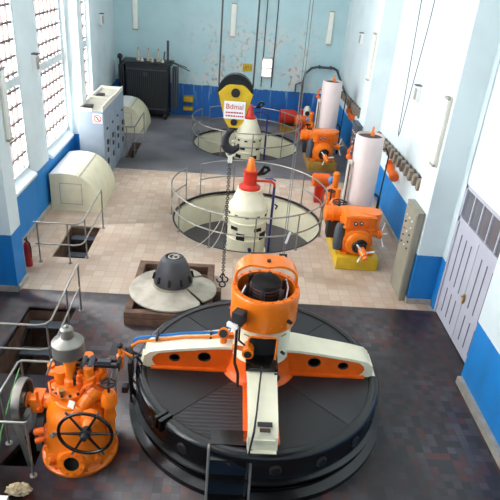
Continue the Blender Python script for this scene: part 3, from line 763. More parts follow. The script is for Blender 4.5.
co = obj('cone', MB().lathe([(.40, .5), (.405, .54), (.385, .62), (.33, .82), (.25, 1.0), (.2, 1.06), (.155, 1.07), (.15, 1.02), (.001, .98)], RC, 48), mat('dark_cone', (72, 72, 76), .5, .2, .08, 5), ru)
for i in range(10):
    a = 2 * PI * i / 10 + .2; obj('slot', MB().box((px_ + .39 * math.cos(a), py_ + .39 * math.sin(a), .65), (.05, .045, .14), (0, math.radians(-14), a), .01), 'void', co)
obj('wire_loop', MB().torus((px_, py_, 1.07), .1, .012, n=16).torus((px_ + .05, py_ - .03, 1.08), .06, .01, n=14), 'sling', co)
for k, (a0, a1) in enumerate(((112, 316), (-40, 44), (48, 109))):
    vs = []; fs = []; nr, na = 6, 18 if k else 44
    for s in (0, 1):
        for i in range(nr + 1):
            for j in range(na + 1):
                f = j / na; a = math.radians(a0 + (a1 - a0) * f); r = .38 + (.90 - .38) * i / nr
                if i == nr: r -= .07 * (abs(f - .5) * 2) ** (4 if k else 16)
                z = .46 - .13 * (i / nr) + (.05 if k == 1 else .03) * (f - .5) * 2 * (1 if k != 1 else -1) - .03 * s
                vs.append((px_ + r * math.cos(a), py_ + r * math.sin(a), z))
    W = na + 1; S = (nr + 1) * W
    for i in range(nr):
        for j in range(na):
            q = (i * W + j, i * W + j + 1, (i + 1) * W + j + 1, (i + 1) * W + j)
            fs += [q, tuple(x + S for x in q[::-1])]
    bd = [i * W for i in range(nr + 1)] + [nr * W + j for j in range(1, W)] + [i * W + na for i in range(nr - 1, -1, -1)] + list(range(na - 1, 0, -1))
    for i in range(len(bd)):
        a_, b_ = bd[i], bd[(i + 1) % len(bd)]; fs.append((a_, b_, b_ + S, a_ + S))
    m = MB(); m._geo(vs, fs); obj('blade', m, 'runner', ru)

# ------------------------------------------------------------------ cream hoods and cabinets on the left
def hood(label, y0, y1):
    t = thing('ventilation_hood', label, 'hood', (-4.1, (y0 + y1) / 2, 0))
    prof = [(-4.77, 0), (-4.77, 1.02), (-4.45, 1.06), (-4.2, 1.05)]
    prof += [(-4.2 + .77 * math.sin(a), .02 + 1.03 * math.cos(a)) for a in [math.radians(12 * i) for i in range(1, 8)]] + [(-3.43, 0)]
    obj('shell', MB().prism(prof, 'y', y0, y1), 'cream2', t, sharp=20)
    obj('lid', MB().prism([(-4.76, 1.035), (-4.45, 1.07), (-4.2, 1.062), (-3.98, 1.005), (-3.98, .99), (-4.2, 1.045), (-4.45, 1.055), (-4.76, 1.02)], 'y', y0 + .01, y1 - .01), 'white', t, 'top lid of the cream hood, whitened as if brightly lit')  # white colour stands in for strong light on the cream lid
    obj('seam_bar', MB().prism([(-3.99, 1.02), (-3.955, 1.005), (-3.955, .985), (-3.99, 1.0)], 'y', y0 - .005, y1), 'grey_warm', t)
    p = MB()
    for (a, b, c, d) in ((-4.52, -3.92, .2, .215), (-4.52, -3.92, .785, .8), (-4.52, -4.505, .2, .8), (-3.935, -3.92, .2, .8)): p.bx(a, b, y0 - .008, y0, c, d)
    obj('hatch_frame', p, 'grey_warm', t); obj('hatch_panel', MB().bx(-4.5, -3.94, y0 - .006, y0, .22, .78), 'cream2', t)
    obj('edge_band', MB().tube([(a, y0, b) for a, b in prof[1:]], .014, 6), 'cream2', t)
    return t
hood('near cream quarter-round hood with its lid whitened as if brightly lit against the left wall', 14.2, 16.2)
hood('far cream quarter-round hood between the grey cabinets and the transformer', 22.0, 23.75)

for k, (y0, y1) in enumerate(((16.45, 18.0), (18.02, 19.58))):
    t = thing('switch_cabinet', ['tall blue-grey switch cabinet with a prohibition sign on its side', 'tall blue-grey switch cabinet standing behind the one with the sign'][k], 'cabinet', (-4.15, (y0 + y1) / 2, 0), group='blue-grey switch cabinets by the left wall')
    obj('body', MB().bx(-4.51, -3.78, y0, y1, 0, 2.2, .01), 'grey', t)
    tr = MB()
    tr.bx(-4.51, -4.48, y0, y1, 2.2, 2.29); tr.bx(-3.81, -3.78, y0, y1, 2.2, 2.36 - .03 * k); tr.bx(-4.51, -3.78, y1 - .03, y1, 2.2, 2.3); tr.bx(-4.51, -4.1, y0, y0 + .03, 2.2, 2.29)
    obj('top_rim', tr, 'ivory', t); obj('top_plate', MB().bx(-4.49, -3.8, y0 + .02, y1 - .02, 2.2, 2.22), 'grey_warm', t)
    obj('cable_gland', MB().bx(-4.4, -4.15, y0 + .2, y0 + .5, 2.22, 2.3, .01), 'dark', t)
    for j in range(2):
        a = y0 + .03 + j * (y1 - y0) / 2; b = y0 - .03 + (j + 1) * (y1 - y0) / 2
        d = obj('cabinet_door', MB().bx(-3.782, -3.76, a, b, .1, 2.12, .004), 'grey', t)
        for z, hh, mm in ((1.62, .06, 'grey_dark'), (1.2, .14, 'dark'), (.95, .12, 'dark'), (.6, .16, 'grey_dark')):
            obj('meter' if hh < .1 else 'switch', MB().bx(-3.762, -3.73, (a + b) / 2 - .07, (a + b) / 2 + .07, z - hh / 2, z + hh / 2, .004), mm, d)
        obj('handle', MB().bx(-3.762, -3.73, b - .06, b - .035, 1.0, 1.2, .004), 'alu', d)
    if k == 0:
        s = obj('sign_plate', MB().bx(-4.08, -3.8, y0 - .008, y0, 1.86, 2.14), 'white', t, 'white prohibition sign')
        obj('prohibition_mark', MB().torus((-3.94, y0 - .01, 2.0), .1, .012, 'y', 28, 6).box((-3.94, y0 - .012, 2.0), (.19, .008, .02), (0, math.radians(45), 0)).box((-3.94, y0 - .011, 2.0), (.03, .006, .12), (0, math.radians(-20), 0)), 'red', s)

# ------------------------------------------------------------------ transformer
t = thing('transformer', 'black oil transformer with radiators against the back wall', 'transformer', (-3.6, 24.7, 0))
obj('tank_body', MB().bx(-4.55, -2.75, 24.3, 25.1, .3, 2.3, .03), 'transformer', t)
obj('lid', MB().bx(-4.7, -2.6, 24.2, 25.15, 2.3, 2.4, .02), 'transformer', t)
f = MB()
for i in range(20): f.bx(-4.45 + i * .083, -4.378 + i * .083, 24.16, 24.3, .5, 2.1)
obj('fin_panel', f, 'transformer', t)
for z in (2.08, .46): obj('stiffener', MB().bx(-4.5, -2.8, 24.09, 24.13, z, z + .06), 'grey_dark', t)
obj('rating_plate', MB().bx(-3.78, -3.6, 24.07, 24.1, 1.84, 2.02), 'grey_dark', t)
for x0, m_ in ((-4.86, 'transformer'), (-2.62, 'grey_dark')):
    for i in range(3): obj('radiator', MB().bx(x0 + i * .085, x0 + i * .085 + .06, 24.35, 25.0, .45, 2.2, .02), m_, t)
for i, x in enumerate((-4.05, -3.62, -3.2)):
    b = obj('bushing', MB().turn((x, 24.55, 2.4), (x, 24.55, 2.82), [(.09, 0), (.09, .08), (.06, .1), (.1, .2), (.055, .28), (.09, .38), (.05, .46), (.075, .55), (.045, .64), (.05, .75), (.025, .8), (.02, 1)], 16), 'porcelain', t)
    obj('terminal', MB().cyl((x, 24.55, 2.82), (x, 24.55, 2.92), .02, n=8), 'brass', b)
for x in (-3.85, -3.42, -3.0): obj('low_bushing', MB().turn((x, 24.3, 2.4), (x, 24.3, 2.58), [(.06, 0), (.07, .4), (.03, .7), (.02, 1)], 12), 'porcelain', t)
obj('riser_pipe', MB().cyl((-2.82, 24.6, 2.4), (-2.82, 24.6, 3.25), .05, n=12).cyl((-3.0, 24.6, 2.4), (-2.95, 24.6, 2.8), .03, n=8), 'grey_dark', t)
obj('breather', MB().sphere((-4.78, 24.4, 2.52), .12, n=14).cyl((-4.78, 24.4, 2.2), (-4.78, 24.4, 2.5), .05, n=10), 'dark', t)
obj('overhead_rod', MB().tube([(-2.7, 24.4, 2.45), (-1.85, 24.0, 2.2)], .02).tube([(-2.75, 24.6, 2.45), (-2.0, 24.4, 2.25)], .018), 'dark', t)
for x in (-4.4, -2.9):
    for y in (24.4, 25.0): obj('wheel', MB().cyl((x - .05, y, .13), (x + .05, y, .13), .13, n=18), 'dark', t)
obj('underframe', MB().bx(-4.6, -2.7, 24.34, 24.46, .2, .3).bx(-4.6, -2.7, 24.94, 25.06, .2, .3), 'dark', t)

# ------------------------------------------------------------------ crane tackle
hx, hy = .06, 12.0
t = thing('crane_hook_block', 'yellow crane hook block with black sheave hanging over the pits', 'hook block', (hx, hy, 2.3))
obj('sheave', MB().turn((hx, hy - .1, 4.0), (hx, hy + .1, 4.0), [(.3, 0), (.365, .02), (.365, .2), (.33, .5), (.365, .8), (.365, .98), (.3, 1)], 48), 'black', t)
pol = [(-.35, 3.98), (-.2, 4.13), (-.13, 4.16), (.13, 4.16), (.2, 4.13), (.36, 3.98), (.2, 3.42), (.12, 3.28), (-.1, 3.28), (-.19, 3.42)]
for s in (-1, 1): obj('cheek_plate', MB().prism([(hx + a, b) for a, b in pol], 'y', hy + s * .13 - .012, hy + s * .13 + .012), 'yellow', t)
obj('axle', MB().cyl((hx, hy - .19, 4.0), (hx, hy + .19, 4.0), .06, n=16).cyl((hx, hy - .17, 4.0), (hx, hy - .145, 4.0), .09, n=20).cyl((hx, hy - .17, 3.4), (hx, hy - .145, 3.4), .07, n=16), 'dark', t)
sp = obj('maker_plate', MB().bx(hx - .22, hx + .22, hy - .16, hy - .15, 3.47, 3.83), 'white', t, 'white maker plate with red lettering')
text_mesh('lettering', 'Bdmal', .15, 'ink', sp, (hx, hy - .163, 3.72), (PI / 2, 0, 0))
ln = MB(); random.seed(5)
for z in (3.6, 3.53):
    x = hx - .18
    while x < hx + .16:
        w_ = random.uniform(.02, .05); ln.bx(x, x + w_, hy - .164, hy - .16, z - .014, z + .014); x += w_ + .012
obj('small_print', ln, 'ink', sp)
obj('shank', MB().cyl((hx, hy, 3.4), (hx, hy, 3.2), .06, n=14).box((hx, hy, 3.3), (.2, .18, .1), bev=.02), 'dark', t)
hk = [(hx, hy, 3.24), (hx - .02, hy, 3.2), (hx - .1, hy, 3.13), (hx - .16, hy, 3.02), (hx - .165, hy, 2.88), (hx - .1, hy, 2.78), (hx - .0, hy, 2.75), (hx + .1, hy, 2.8), (hx + .13, hy, 2.9)]
hm = MB(); rr = [.05, .055, .07, .085, .095, .1, .09, .065, .02]
for i in range(len(hk) - 1): hm.cyl(hk[i], hk[i + 1], rr[i], rr[i + 1], n=14).sphere(hk[i], rr[i] * .99, n=12)
obj('hook', hm, 'dark', t)
obj('shackle', MB().torus((hx - .03, hy, 2.68), .075, .026, 'y', 20, 8).box((hx - .03, hy, 2.53), (.1, .07, .14), bev=.02), 'ivory', t)
hx, hy = .045, 10.0
for k, x in enumerate((hx - .3, hx + .3)):
    solo('crane_rope', MB().tube([(x, hy, 4.5), (x, hy, ZT)], .016, 6), 'rope', ['dark crane rope running up from the left side of the sheave', 'dark crane rope running up from the right side of the sheave'][k], 'rope')
hx, hy = .045, 10.0
ch = MB(); z = 3.1; i = 0
while z > .72:
    cc = (hx - .03, hy, z); ch.torus(cc, .028, .009, 'y' if i % 2 else 'x', 10, 5); z -= .042; i += 1
HB = t; HB.scale = (.855,) * 3; HB.location = (.045, 10.0, 2.966)
t = thing('chain_sling', 'chain sling hanging from the crane hook to a cluster of small hooks', 'chain', (hx - .03, hy, .45))
obj('chain', ch, 'rope', t)
for k, (dx, dy) in enumerate(((-.06, 0), (.05, .02), (0, -.05))):
    c_ = (hx - .03 + dx, hy + dy, .56 - .08 * (k == 2))
    obj('end_hook', MB().torus(c_, .06, .016, 'y', 16, 6, math.radians(-200), math.radians(80)).cyl((c_[0], c_[1], c_[2] + .06), (hx - .03, hy, .74), .014, n=6), 'dark', t)
t = thing('pendant_rope', 'thin double rope with a shackle hanging behind the orange generator ring', 'rope', (1.36, 11.2, .5))
obj('rope', MB().tube([(1.345, 11.2, .62), (1.3, 11.2, ZT)], .008, 6).tube([(1.385, 11.2, .62), (1.37, 11.2, ZT)], .008, 6), 'rope_pale', t)
obj('tag', MB().box((1.42, 11.18, 1.05), (.05, .02, .3), (0, math.radians(14), 0)), 'white', t)
obj('shackle', MB().torus((1.36, 11.2, .52), .08, .022, 'y', 18, 6).cyl((1.27, 11.2, .6), (1.45, 11.2, .6), .022, n=8), 'dark', t)
for k, dz in enumerate((0, .25)):
    pts = []
    a = Vector((hx - .05, hy, 2.4 - dz)); b = Vector((px_ + .1 * k, py_ + .05, 1.08))
    for i in range(17):
        f = i / 16; p = a.lerp(b, f); p.z -= (.5 + dz) * 4 * f * (1 - f) * .55; p.x += .25 * math.sin(PI * f) * (1 - f); pts.append(p)
    solo('wire_sling', MB().tube(pts, .007, 5), 'sling', ['thin pale wire drooping from the crane hook to the runner, upper', 'thin pale wire drooping from the crane hook to the runner, lower'][k], 'wire')
solo('hand_chain', MB().tube([(3.84, 13.0, ZT), (3.90, 13.0, 6.2), (3.98, 13.0, 3.1), (3.995, 13.0, 3.02), (4.01, 13.0, 3.1), (4.17, 13.0, 5.5), (4.3, 13.0, ZT)], .01, 6), 'rope', 'long narrow loop of hand chain hanging before the right wall', 'chain')

# ------------------------------------------------------------------ oil pressure units on the right
BALL = mat('blue_ball', (70, 140, 205), .3, 0, .05, 4)
def unit(k, dx, dy):
    near = k == 0
    w = 'near' if near else 'far'
    def V_(x, y, z): return (x + dx, y + dy, z)
    B = lambda x0, x1, y0, y1, z0, z1, bev=0.: MB().bx(x0 + dx, x1 + dx, y0 + dy, y1 + dy, z0, z1, bev)
    # actuator on its plinth
    t = thing('turbine_actuator', ['orange turbine actuator with a capstan shaft on a yellow plinth', 'orange turbine actuator on a dull ochre plinth farther back'][k], 'actuator', V_(3.22, 12.5, 0))
    obj('plinth', B(2.72, 3.74, 11.76, 13.45, 0, .33, .015), 'yellow' if near else 'ochre', t)
    obj('housing', B(2.86, 3.56, 11.98, 12.8, .33, .98, .09).turn(V_(3.2, 12.0, .66), V_(3.2, 11.8, .64), [(.36, 0), (.36, .3), (.3, .4), (.28, .8), (.2, 1)], 32).cyl(V_(2.9, 12.4, .45), V_(2.8, 12.4, .45), .1), 'orange', t)
    obj('foot', B(2.8, 2.98, 11.9, 12.9, .33, .4, .02).bx(3.44 + dx, 3.62 + dx, 11.9 + dy, 12.9 + dy, .33, .4, .02), 'orange', t)
    for i in range(12):
        a = 2 * PI * i / 12; obj('bolt', MB().cyl(V_(3.2 + .32 * math.cos(a), 11.95, .66 + .32 * math.sin(a)), V_(3.2 + .32 * math.cos(a), 11.915, .66 + .32 * math.sin(a)), .022, n=6), 'orange_dark', t)
    obj('gland', MB().turn(V_(3.22, 11.82, .64), V_(3.25, 11.7, .61), [(.19, 0), (.19, .4), (.13, .5), (.13, 1)], 24), 'dark', t)
    sh = obj('shaft', MB().turn(V_(3.24, 11.74, .62), V_(3.33, 11.42, .48), [(.085, 0), (.085, .75), (.06, .8), (.06, 1)], 18), 'orange', t)
    for a in (10, 130, 250):
        A = math.radians(a); obj('capstan_handle', MB().cyl(V_(3.28, 11.6, .56), V_(3.28 + .27 * math.cos(A), 11.6, .56 + .27 * math.sin(A)), .02, n=8), 'white', sh)
    obj('gear_case', B(2.84, 3.56, 11.95, 12.6, .98, 1.35, .05).cyl(V_(3.5, 12.25, .95), V_(3.5, 12.25, 1.37), .24), 'orange', t)
    gf = obj('gauge_panel', B(2.92, 3.4, 11.90, 11.96, 1.05, 1.28, .015), 'orange_dark', t)
    for x, z in ((3.06, 1.17), (3.2, 1.19)):
        ge = obj('gauge', MB().cyl(V_(x, 11.905, z), V_(x, 11.87, z), .045, n=18), 'dark', gf)
        obj('gauge_face', MB().cyl(V_(x, 11.872, z + .01), V_(x, 11.866, z + .01), .02, n=14), 'white', ge)
    obj('name_plate', B(3.3, 3.38, 11.89, 11.9, 1.1, 1.24), 'orange_dark', gf)
    obj('cover_rim', B(2.82, 3.58, 11.93, 12.62, 1.29, 1.32, .008).bx(2.82 + dx, 3.58 + dx, 11.93 + dy, 12.62 + dy, 1.0, 1.03, .008), 'orange', t)
    sd = obj('side_capstan', MB().turn(V_(3.52, 12.1, .86), V_(3.8, 12.1, .84), [(.07, 0), (.07, .5), (.11, .55), (.11, .9), (.07, 1)], 18), 'orange', t)
    for a in (30, 100, 215, 300):
        A = math.radians(a); obj('capstan_handle', MB().cyl(V_(3.76, 12.1, .84), V_(3.84, 12.1 - .3 * math.cos(A), .84 + .3 * math.sin(A)), .016, n=8), 'white', sd)
    obj('cover', MB().turn(V_(2.74, 12.0, .42), V_(2.78, 12.15, 1.05), [(.1, 0), (.13, .2), (.13, .8), (.09, 1)], 18), 'grey_dark', t)
    obj('motor', MB().turn(V_(2.48, 12.95, .95), V_(3.0, 12.95, .95), [(.14, 0), (.19, .06), (.19, .35), (.22, .36), (.22, .45), (.19, .46), (.19, .9), (.14, 1)], 24), 'orange', t)
    obj('motor_bracket', B(2.6, 2.95, 12.8, 13.1, .33, .8, .02), 'dark', t)
    # tank
    tx, ty = 3.57 + dx * .9, 13.95 + dy
    tk = thing('oil_pressure_tank', ['tall pinkish-white pressure tank behind the near orange actuator', 'tall pinkish-white pressure tank behind the far orange actuator'][k], 'tank', (tx, ty, 0))
    obj('shell', MB().lathe([(.001, 0), (.355, 0), (.365, .03), (.365, 2.72), (.35, 2.76), (.335, 2.76), (.33, 2.7)], (tx, ty, 0), 48), 'tank', tk)
    obj('tank_top', MB().lathe([(.332, 2.7), (.2, 2.73), (.001, 2.74)], (tx, ty, 0), 40), 'tank_top', tk)
    obj('top_valve', MB().lathe([(.05, 2.73), (.05, 2.82), (.03, 2.84), (.03, 2.94), (.015, 2.98), (.001, 2.98)], (tx + .05, ty, 0), 14), 'orange', tk)
    ga = obj('gauge_glass', MB().box((tx - .44, ty - .12, 1.35), (.1, .1, 1.5), bev=.015).box((tx - .38, ty - .1, .7), (.12, .06, .06)).box((tx - .38, ty - .1, 1.95), (.12, .06, .06)), 'ivory', tk)
    obj('tube', MB().cyl((tx - .44, ty - .18, .7), (tx - .44, ty - .18, 2.0), .016, n=8), 'copper', ga)
    obj('side_pipe', MB().tube([(tx - .38, ty, 2.1), (tx - .46, ty, 2.15), (tx - .5, ty, 2.3), (tx - .42, ty - .05, 2.45)], .03).sphere((tx - .48, ty, 2.15), .07, n=12), 'orange_dark', tk)
    obj('rear_pipe', MB().tube([(tx + .34, ty + .1, 2.35), (tx + .5, ty + .1, 2.4), (tx + .6, ty + .1, 2.2), (tx + .55, ty + .05, 1.0), (tx + .55, ty, .05)], .02).tube([(tx + .36, ty - .1, 1.2), (tx + .5, ty - .1, 1.1), (tx + .5, ty - .1, .05)], .035), 'dark', tk)
    # pump set
    q = thing('oil_pump', ['orange oil pump set with a blue ball left of the near white tank', 'orange oil pump set left of the far white tank'][k], 'pump', V_(2.95, 14.9, 0))
    obj('base_frame', B(2.84, 3.16, 13.5, 15.4, 0, .12, .01), 'dark', q)
    obj('pump_motor', MB().turn(V_(2.56, 16.0, .72), V_(3.12, 16.0, .72), [(.16, 0), (.2, .05), (.2, .9), (.15, 1)], 24), 'orange_dark', q)
    obj('pedestal', B(2.68, 3.01, 15.9, 16.15, 0, .55), 'red', q)
    obj('pipe_stand', MB().cyl(V_(2.84, 15.55, 0), V_(2.84, 15.55, .55), .03, n=10), 'red', q)
    obj('pump_body', B(2.86, 3.16, 14.75, 15.3, .12, .62, .04).cyl(V_(3.12, 15.2, .4), V_(3.12, 15.2, 1.2), .09).sphere(V_(3.12, 15.2, 1.2), .1, n=14).cyl(V_(3.0, 14.95, .6), V_(3.0, 14.95, .85), .12).cyl(V_(2.84, 15.0, .45), V_(3.2, 15.0, .45), .12).cyl(V_(3.12, 14.6, .12), V_(3.12, 14.6, 1.0), .07).box(V_(3.02, 14.7, .3), (.24, .5, .3), bev=.04), 'orange', q)
    obj('ball', MB().sphere(V_(3.08, 15.58, .88), .115, n=18), BALL, q)
    obj('filter', MB().turn(V_(2.97, 14.28, .12), V_(2.97, 14.28, .82), [(.14, 0), (.14, .1), (.1, .12), (.1, .7), (.14, .72), (.14, .82), (.07, 1)], 20), 'orange', q)
    obj('filter', MB().turn(V_(2.98, 13.78, .12), V_(2.98, 13.78, .8), [(.14, 0), (.14, .75), (.1, .8), (.08, 1)], 18), 'orange', q)
    hw = obj('handwheel', MB().torus(V_(2.98, 13.6, 1.0), .18, .02, 'z', 32, 8), 'dark', q)
    obj('spoke', MB().box(V_(2.98, 13.6, 1.0), (.35, .03, .02)), 'dark', hw); obj('spoke', MB().box(V_(2.98, 13.6, 1.0), (.03, .35, .02)), 'dark', hw)
    obj('stem', MB().cyl(V_(2.98, 13.6, .12), V_(2.98, 13.6, 1.03), .03, n=10), 'dark', hw)
    obj('small_handwheel', MB().torus(V_(2.93, 14.65, .9), .1, .016, 'z', 24, 6).cyl(V_(2.93, 14.65, .5), V_(2.93, 14.65, .92), .022, n=8).box(V_(2.93, 14.65, .9), (.18, .02, .015)), 'dark', q)
    obj('pipework', MB().tube([V_(2.9, 15.0, .45), V_(2.86, 14.8, .4), V_(2.86, 14.5, .35), V_(2.92, 14.3, .35)], .05, 10).tube([V_(3.12, 15.0, .45), V_(3.16, 14.7, .5), V_(3.14, 14.3, .55), V_(3.0, 13.85, .55)], .05, 10), 'orange', q)
unit(0, 0, 0)
unit(1, .08, 7.08)

# red pump and white jug near the back wall
t = thing('red_pump', 'red motor pump on a low base by the blue back wall', 'pump', (2.6, 24.0, 0))
obj('base', MB().bx(2.1, 3.3, 23.6, 24.4, 0, .25, .02), 'ochre', t)
obj('pump_motor', MB().turn((2.05, 24.0, .6), (2.8, 24.0, .6), [(.22, 0), (.3, .08), (.3, .85), (.22, 1)], 24), 'red', t)
obj('pump_head', MB().cyl((2.85, 24.0, .55), (3.15, 24.0, .55), .2).cyl((3.0, 24.0, .6), (3.0, 24.0, .95), .09), 'red', t)
obj('foot', MB().bx(2.2, 2.7, 23.8, 24.2, .25, .36), 'dark', t)
t = thing('instrument_pillar', 'pale cream instrument pillar by the back wall right of the red pump', 'pillar', (3.12, 23.2, 0))
obj('pillar', MB().lathe([(.001, 0), (.16, 0), (.16, .06), (.12, .1), (.12, .85), (.15, .9), (.15, 1.15), (.08, 1.28), (.001, 1.3)], (3.12, 23.2, 0), 20), 'ivory', t)
obj('dial', MB().cyl((3.12, 23.06, 1.02), (3.12, 23.03, 1.02), .1, n=16), 'dark', t)

# ------------------------------------------------------------------ orange governor in the near left
gx, gy = -1.9, 5.9
t = gov = thing('governor', 'orange cast-iron speed governor with a black handwheel at the near left', 'governor', (gx, gy, 0))
O = (gx, gy, 0)
obj('base_flange', MB().lathe([(.4, 0), (.515, 0), (.53, .02), (.53, .06), (.51, .08), (.45, .09)], O, 64), 'orange', t)
body = obj('body', MB().lathe([(.49, .08), (.46, .12), (.44, .3), (.425, .6), (.41, .78), (.37, .9), (.3, .97), (.29, 1.04), (.27, 1.05), (.001, 1.06)], O, 64), 'orange', t)
for i in range(14):
    a = 2 * PI * i / 14 + .2; obj('base_bolt', MB().cyl((gx + .487 * math.cos(a), gy + .487 * math.sin(a), .08), (gx + .487 * math.cos(a), gy + .487 * math.sin(a), .11), .025, n=6), 'orange_dark', t)
# front access port
P0 = Vector((gx + .02, gy - .34, .22)); D_ = Vector((0, -1, .32)).normalized()
po = obj('access_port', MB().turn(P0, P0 + D_ * .2, [(.23, 0), (.22, .5), (.18, .7), (.18, 1), (.105, 1), (.105, .9)], 36, False), 'orange', t)
obj('port_bore', MB().turn(P0 + D_ * .12, P0 + D_ * .185, [(.001, 0), (.107, .05), (.107, 1)], 28, False), 'void', po)
qx = D_.to_track_quat('Z', 'Y').to_matrix()
for i in range(8):
    a = 2 * PI * i / 8 + .3; p = P0 + D_ * .2 + qx @ Vector((.145 * math.cos(a), .145 * math.sin(a), 0)); obj('port_bolt', MB().cyl(p, p + D_ * .02, .018, n=6), 'orange_dark', po)
obj('small_port', MB().turn((gx - .26, gy - .3, .16), (gx - .34, gy - .42, .2), [(.08, 0), (.08, .7), (.05, 1)], 16), 'orange', t)
obj('small_port', MB().turn((gx + .28, gy - .28, .18), (gx + .34, gy - .37, .21), [(.06, 0), (.06, .7), (.035, 1)], 14), 'orange', t)
# handwheel
wx, wy, wz = -1.63, 5.28, .96
hw = obj('handwheel', MB().torus((wx, wy, wz), .34, .022, 'y', 56, 10), 'black', t)
for i in range(6):
    a = math.radians(0 + 60 * i) + .05
    sp = obj('spoke', MB().cyl((wx + .04 * math.cos(a), wy, wz + .04 * math.sin(a)), (wx + .335 * math.cos(a), wy, wz + .335 * math.sin(a)), .02, .014, n=10), 'black', hw)
    a2 = a + .0
    obj('grip', MB().cyl((wx + .35 * math.cos(a2), wy, wz + .35 * math.sin(a2)), (wx + .42 * math.cos(a2), wy, wz + .42 * math.sin(a2)), .013, .016, n=8), 'grey_dark', sp)
obj('wheel_hub', MB().turn((wx, wy + .08, wz), (wx, wy - .1, wz), [(.06, 0), (.075, .2), (.075, .6), (.045, .65), (.04, 1)], 20), 'dark', hw)
obj('wheel_shaft', MB().turn((wx, gy - .3, wz - .02), (wx, wy + .06, wz), [(.13, 0), (.12, .4), (.08, .5), (.06, 1)], 20), 'orange', t)
# shaft, pulley and belt on the left
pxx, pz = -2.62, .83
obj('shaft_housing', MB().turn((gx - .3, 5.98, pz), (pxx + .02, 5.98, pz), [(.17, 0), (.13, .2), (.105, .3), (.105, .62), (.085, .64), (.085, .93), (.11, .94), (.11, 1)], 24).box((gx - .55, 5.98, pz), (.17, .26, .24), bev=.03), 'orange', t)
pu = obj('pulley', MB().turn((pxx - .11, 5.98, pz), (pxx + .0, 5.98, pz), [(.27, 0), (.305, 0), (.31, .5), (.305, 1), (.27, 1), (.255, .3), (.12, .25), (.1, .95), (.001, .95)], 48, False), 'alu', t)
obj('pulley_back', MB().turn((pxx - .10, 5.98, pz), (pxx - .06, 5.98, pz), [(.001, 0), (.28, 0), (.28, 1), (.001, 1)], 40, False), 'dark', pu)
be = MB()
for y0, y1 in ((5.66, 5.75), (6.3, 6.1)):
    be._geo([(pxx - .1, y0, pz - .1), (pxx - .01, y0, pz - .1), (pxx - .01 + .09, y1, -.3), (pxx - .1 + .09, y1, -.3), (pxx - .1, y0 + .012, pz - .1), (pxx - .01, y0 + .012, pz - .1), (pxx + .08, y1 + .012, -.3), (pxx - .01, y1 + .012, -.3)],
            [(0, 1, 2, 3), (7, 6, 5, 4), (0, 4, 5, 1), (1, 5, 6, 2), (2, 6, 7, 3), (3, 7, 4, 0)])
obj('drive_belt', be, 'rail_dark', t)
obj('lower_pulley', MB().turn((-2.47, 5.98, .42), (-2.36, 5.98, .42), [(.001, 0), (.24, 0), (.24, 1), (.001, 1)], 32, False), 'dark', t)
obj('side_boss', MB().turn((gx - .36, gy - .1, .4), (gx - .52, gy - .14, .4), [(.15, 0), (.15, .5), (.1, .55), (.1, 1)], 20), 'orange', t)
obj('side_plug', MB().turn((gx - .42, gy - .2, .55), (gx - .55, gy - .24, .55), [(.05, 0), (.05, .8), (.03, 1)], 14), 'orange_dark', t)
obj('side_plug', MB().turn((gx - .42, gy - .24, .44), (gx - .52, gy - .3, .44), [(.045, 0), (.045, .8), (.03, 1)], 14), 'orange_dark', t)
for i, a in enumerate((-2.6, -2.2, -1.75, -1.3, -.85, -.4)): obj('cover_stud', MB().cyl((gx - .1 + .235 * math.cos(a), gy + .08 + .235 * math.sin(a), 1.1), (gx - .1 + .235 * math.cos(a), gy + .08 + .235 * math.sin(a), 1.15), .02, n=6), 'dark', t)
obj('oil_pipe', MB().tube([(gx + .1, gy - .1, 1.16), (gx + .16, gy - .14, 1.3), (gx + .26, gy - .1, 1.34), (gx + .34, gy - .08, 1.22), (gx + .42, gy - .1, 1.12)], .022, 8), 'orange_dark', t)
obj('oil_pipe', MB().tube([(gx - .3, gy + .1, 1.2), (gx - .34, gy - .02, 1.24), (gx - .28, gy - .16, 1.2), (gx - .14, gy - .2, 1.12)], .02, 8), 'orange_dark', t)
obj('oil_sight', MB().cyl((gx - .14, gy - .14, 1.17), (gx - .14, gy - .14, 1.24), .04, n=14), 'brass', t)
obj('pilot_valve', MB().turn((gx + .06, gy + .02, 1.15), (gx + .06, gy + .02, 1.44), [(.07, 0), (.07, .4), (.05, .45), (.05, .8), (.03, .85), (.03, 1)], 16), 'orange_dark', t)
obj('pilot_valve', MB().turn((gx + .3, gy + .06, 1.1), (gx + .3, gy + .06, 1.4), [(.075, 0), (.075, .5), (.05, .55), (.05, 1)], 16), 'orange_dark', t)
obj('body_plug', MB().cyl((gx - .2, gy - .36, .68), (gx - .24, gy - .43, .68), .03, n=10), 'steel', t)
obj('lube_cup', MB().cyl((gx - .52, 5.86, .9), (gx - .52, 5.86, 1.1), .022, n=8).sphere((gx - .52, 5.86, .78), .04, n=8), 'orange_dark', t)
# upper works
up = obj('upper_casing', MB().lathe([(.26, 1.0), (.27, 1.03), (.26, 1.12), (.2, 1.16), (.001, 1.17)], (gx - .1, gy + .08, 0), 40).box((gx + .08, gy + .22, 1.16), (.4, .3, .28), bev=.04).box((gx + .0, gy + .2, 1.36), (.24, .2, .2), bev=.04).cyl((gx - .22, gy + .12, 1.0), (gx - .22, gy + .12, 1.36), .09).cyl((gx + .12, gy + .3, 1.2), (gx + .12, gy + .3, 1.5), .07), 'orange', t)
obj('pilot_column', MB().turn((gx - .07, 5.98, 1.1), (gx - .07, 5.98, 1.62), [(.1, 0), (.1, .3), (.075, .35), (.075, .8), (.09, .82), (.09, 1)], 20), 'orange', t)
obj('slant_cylinder', MB().turn((gx + .05, gy - .22, .9), (gx + .3, gy - .02, 1.2), [(.13, 0), (.13, .25), (.1, .3), (.1, .72), (.13, .76), (.13, 1)], 24), 'orange', t)
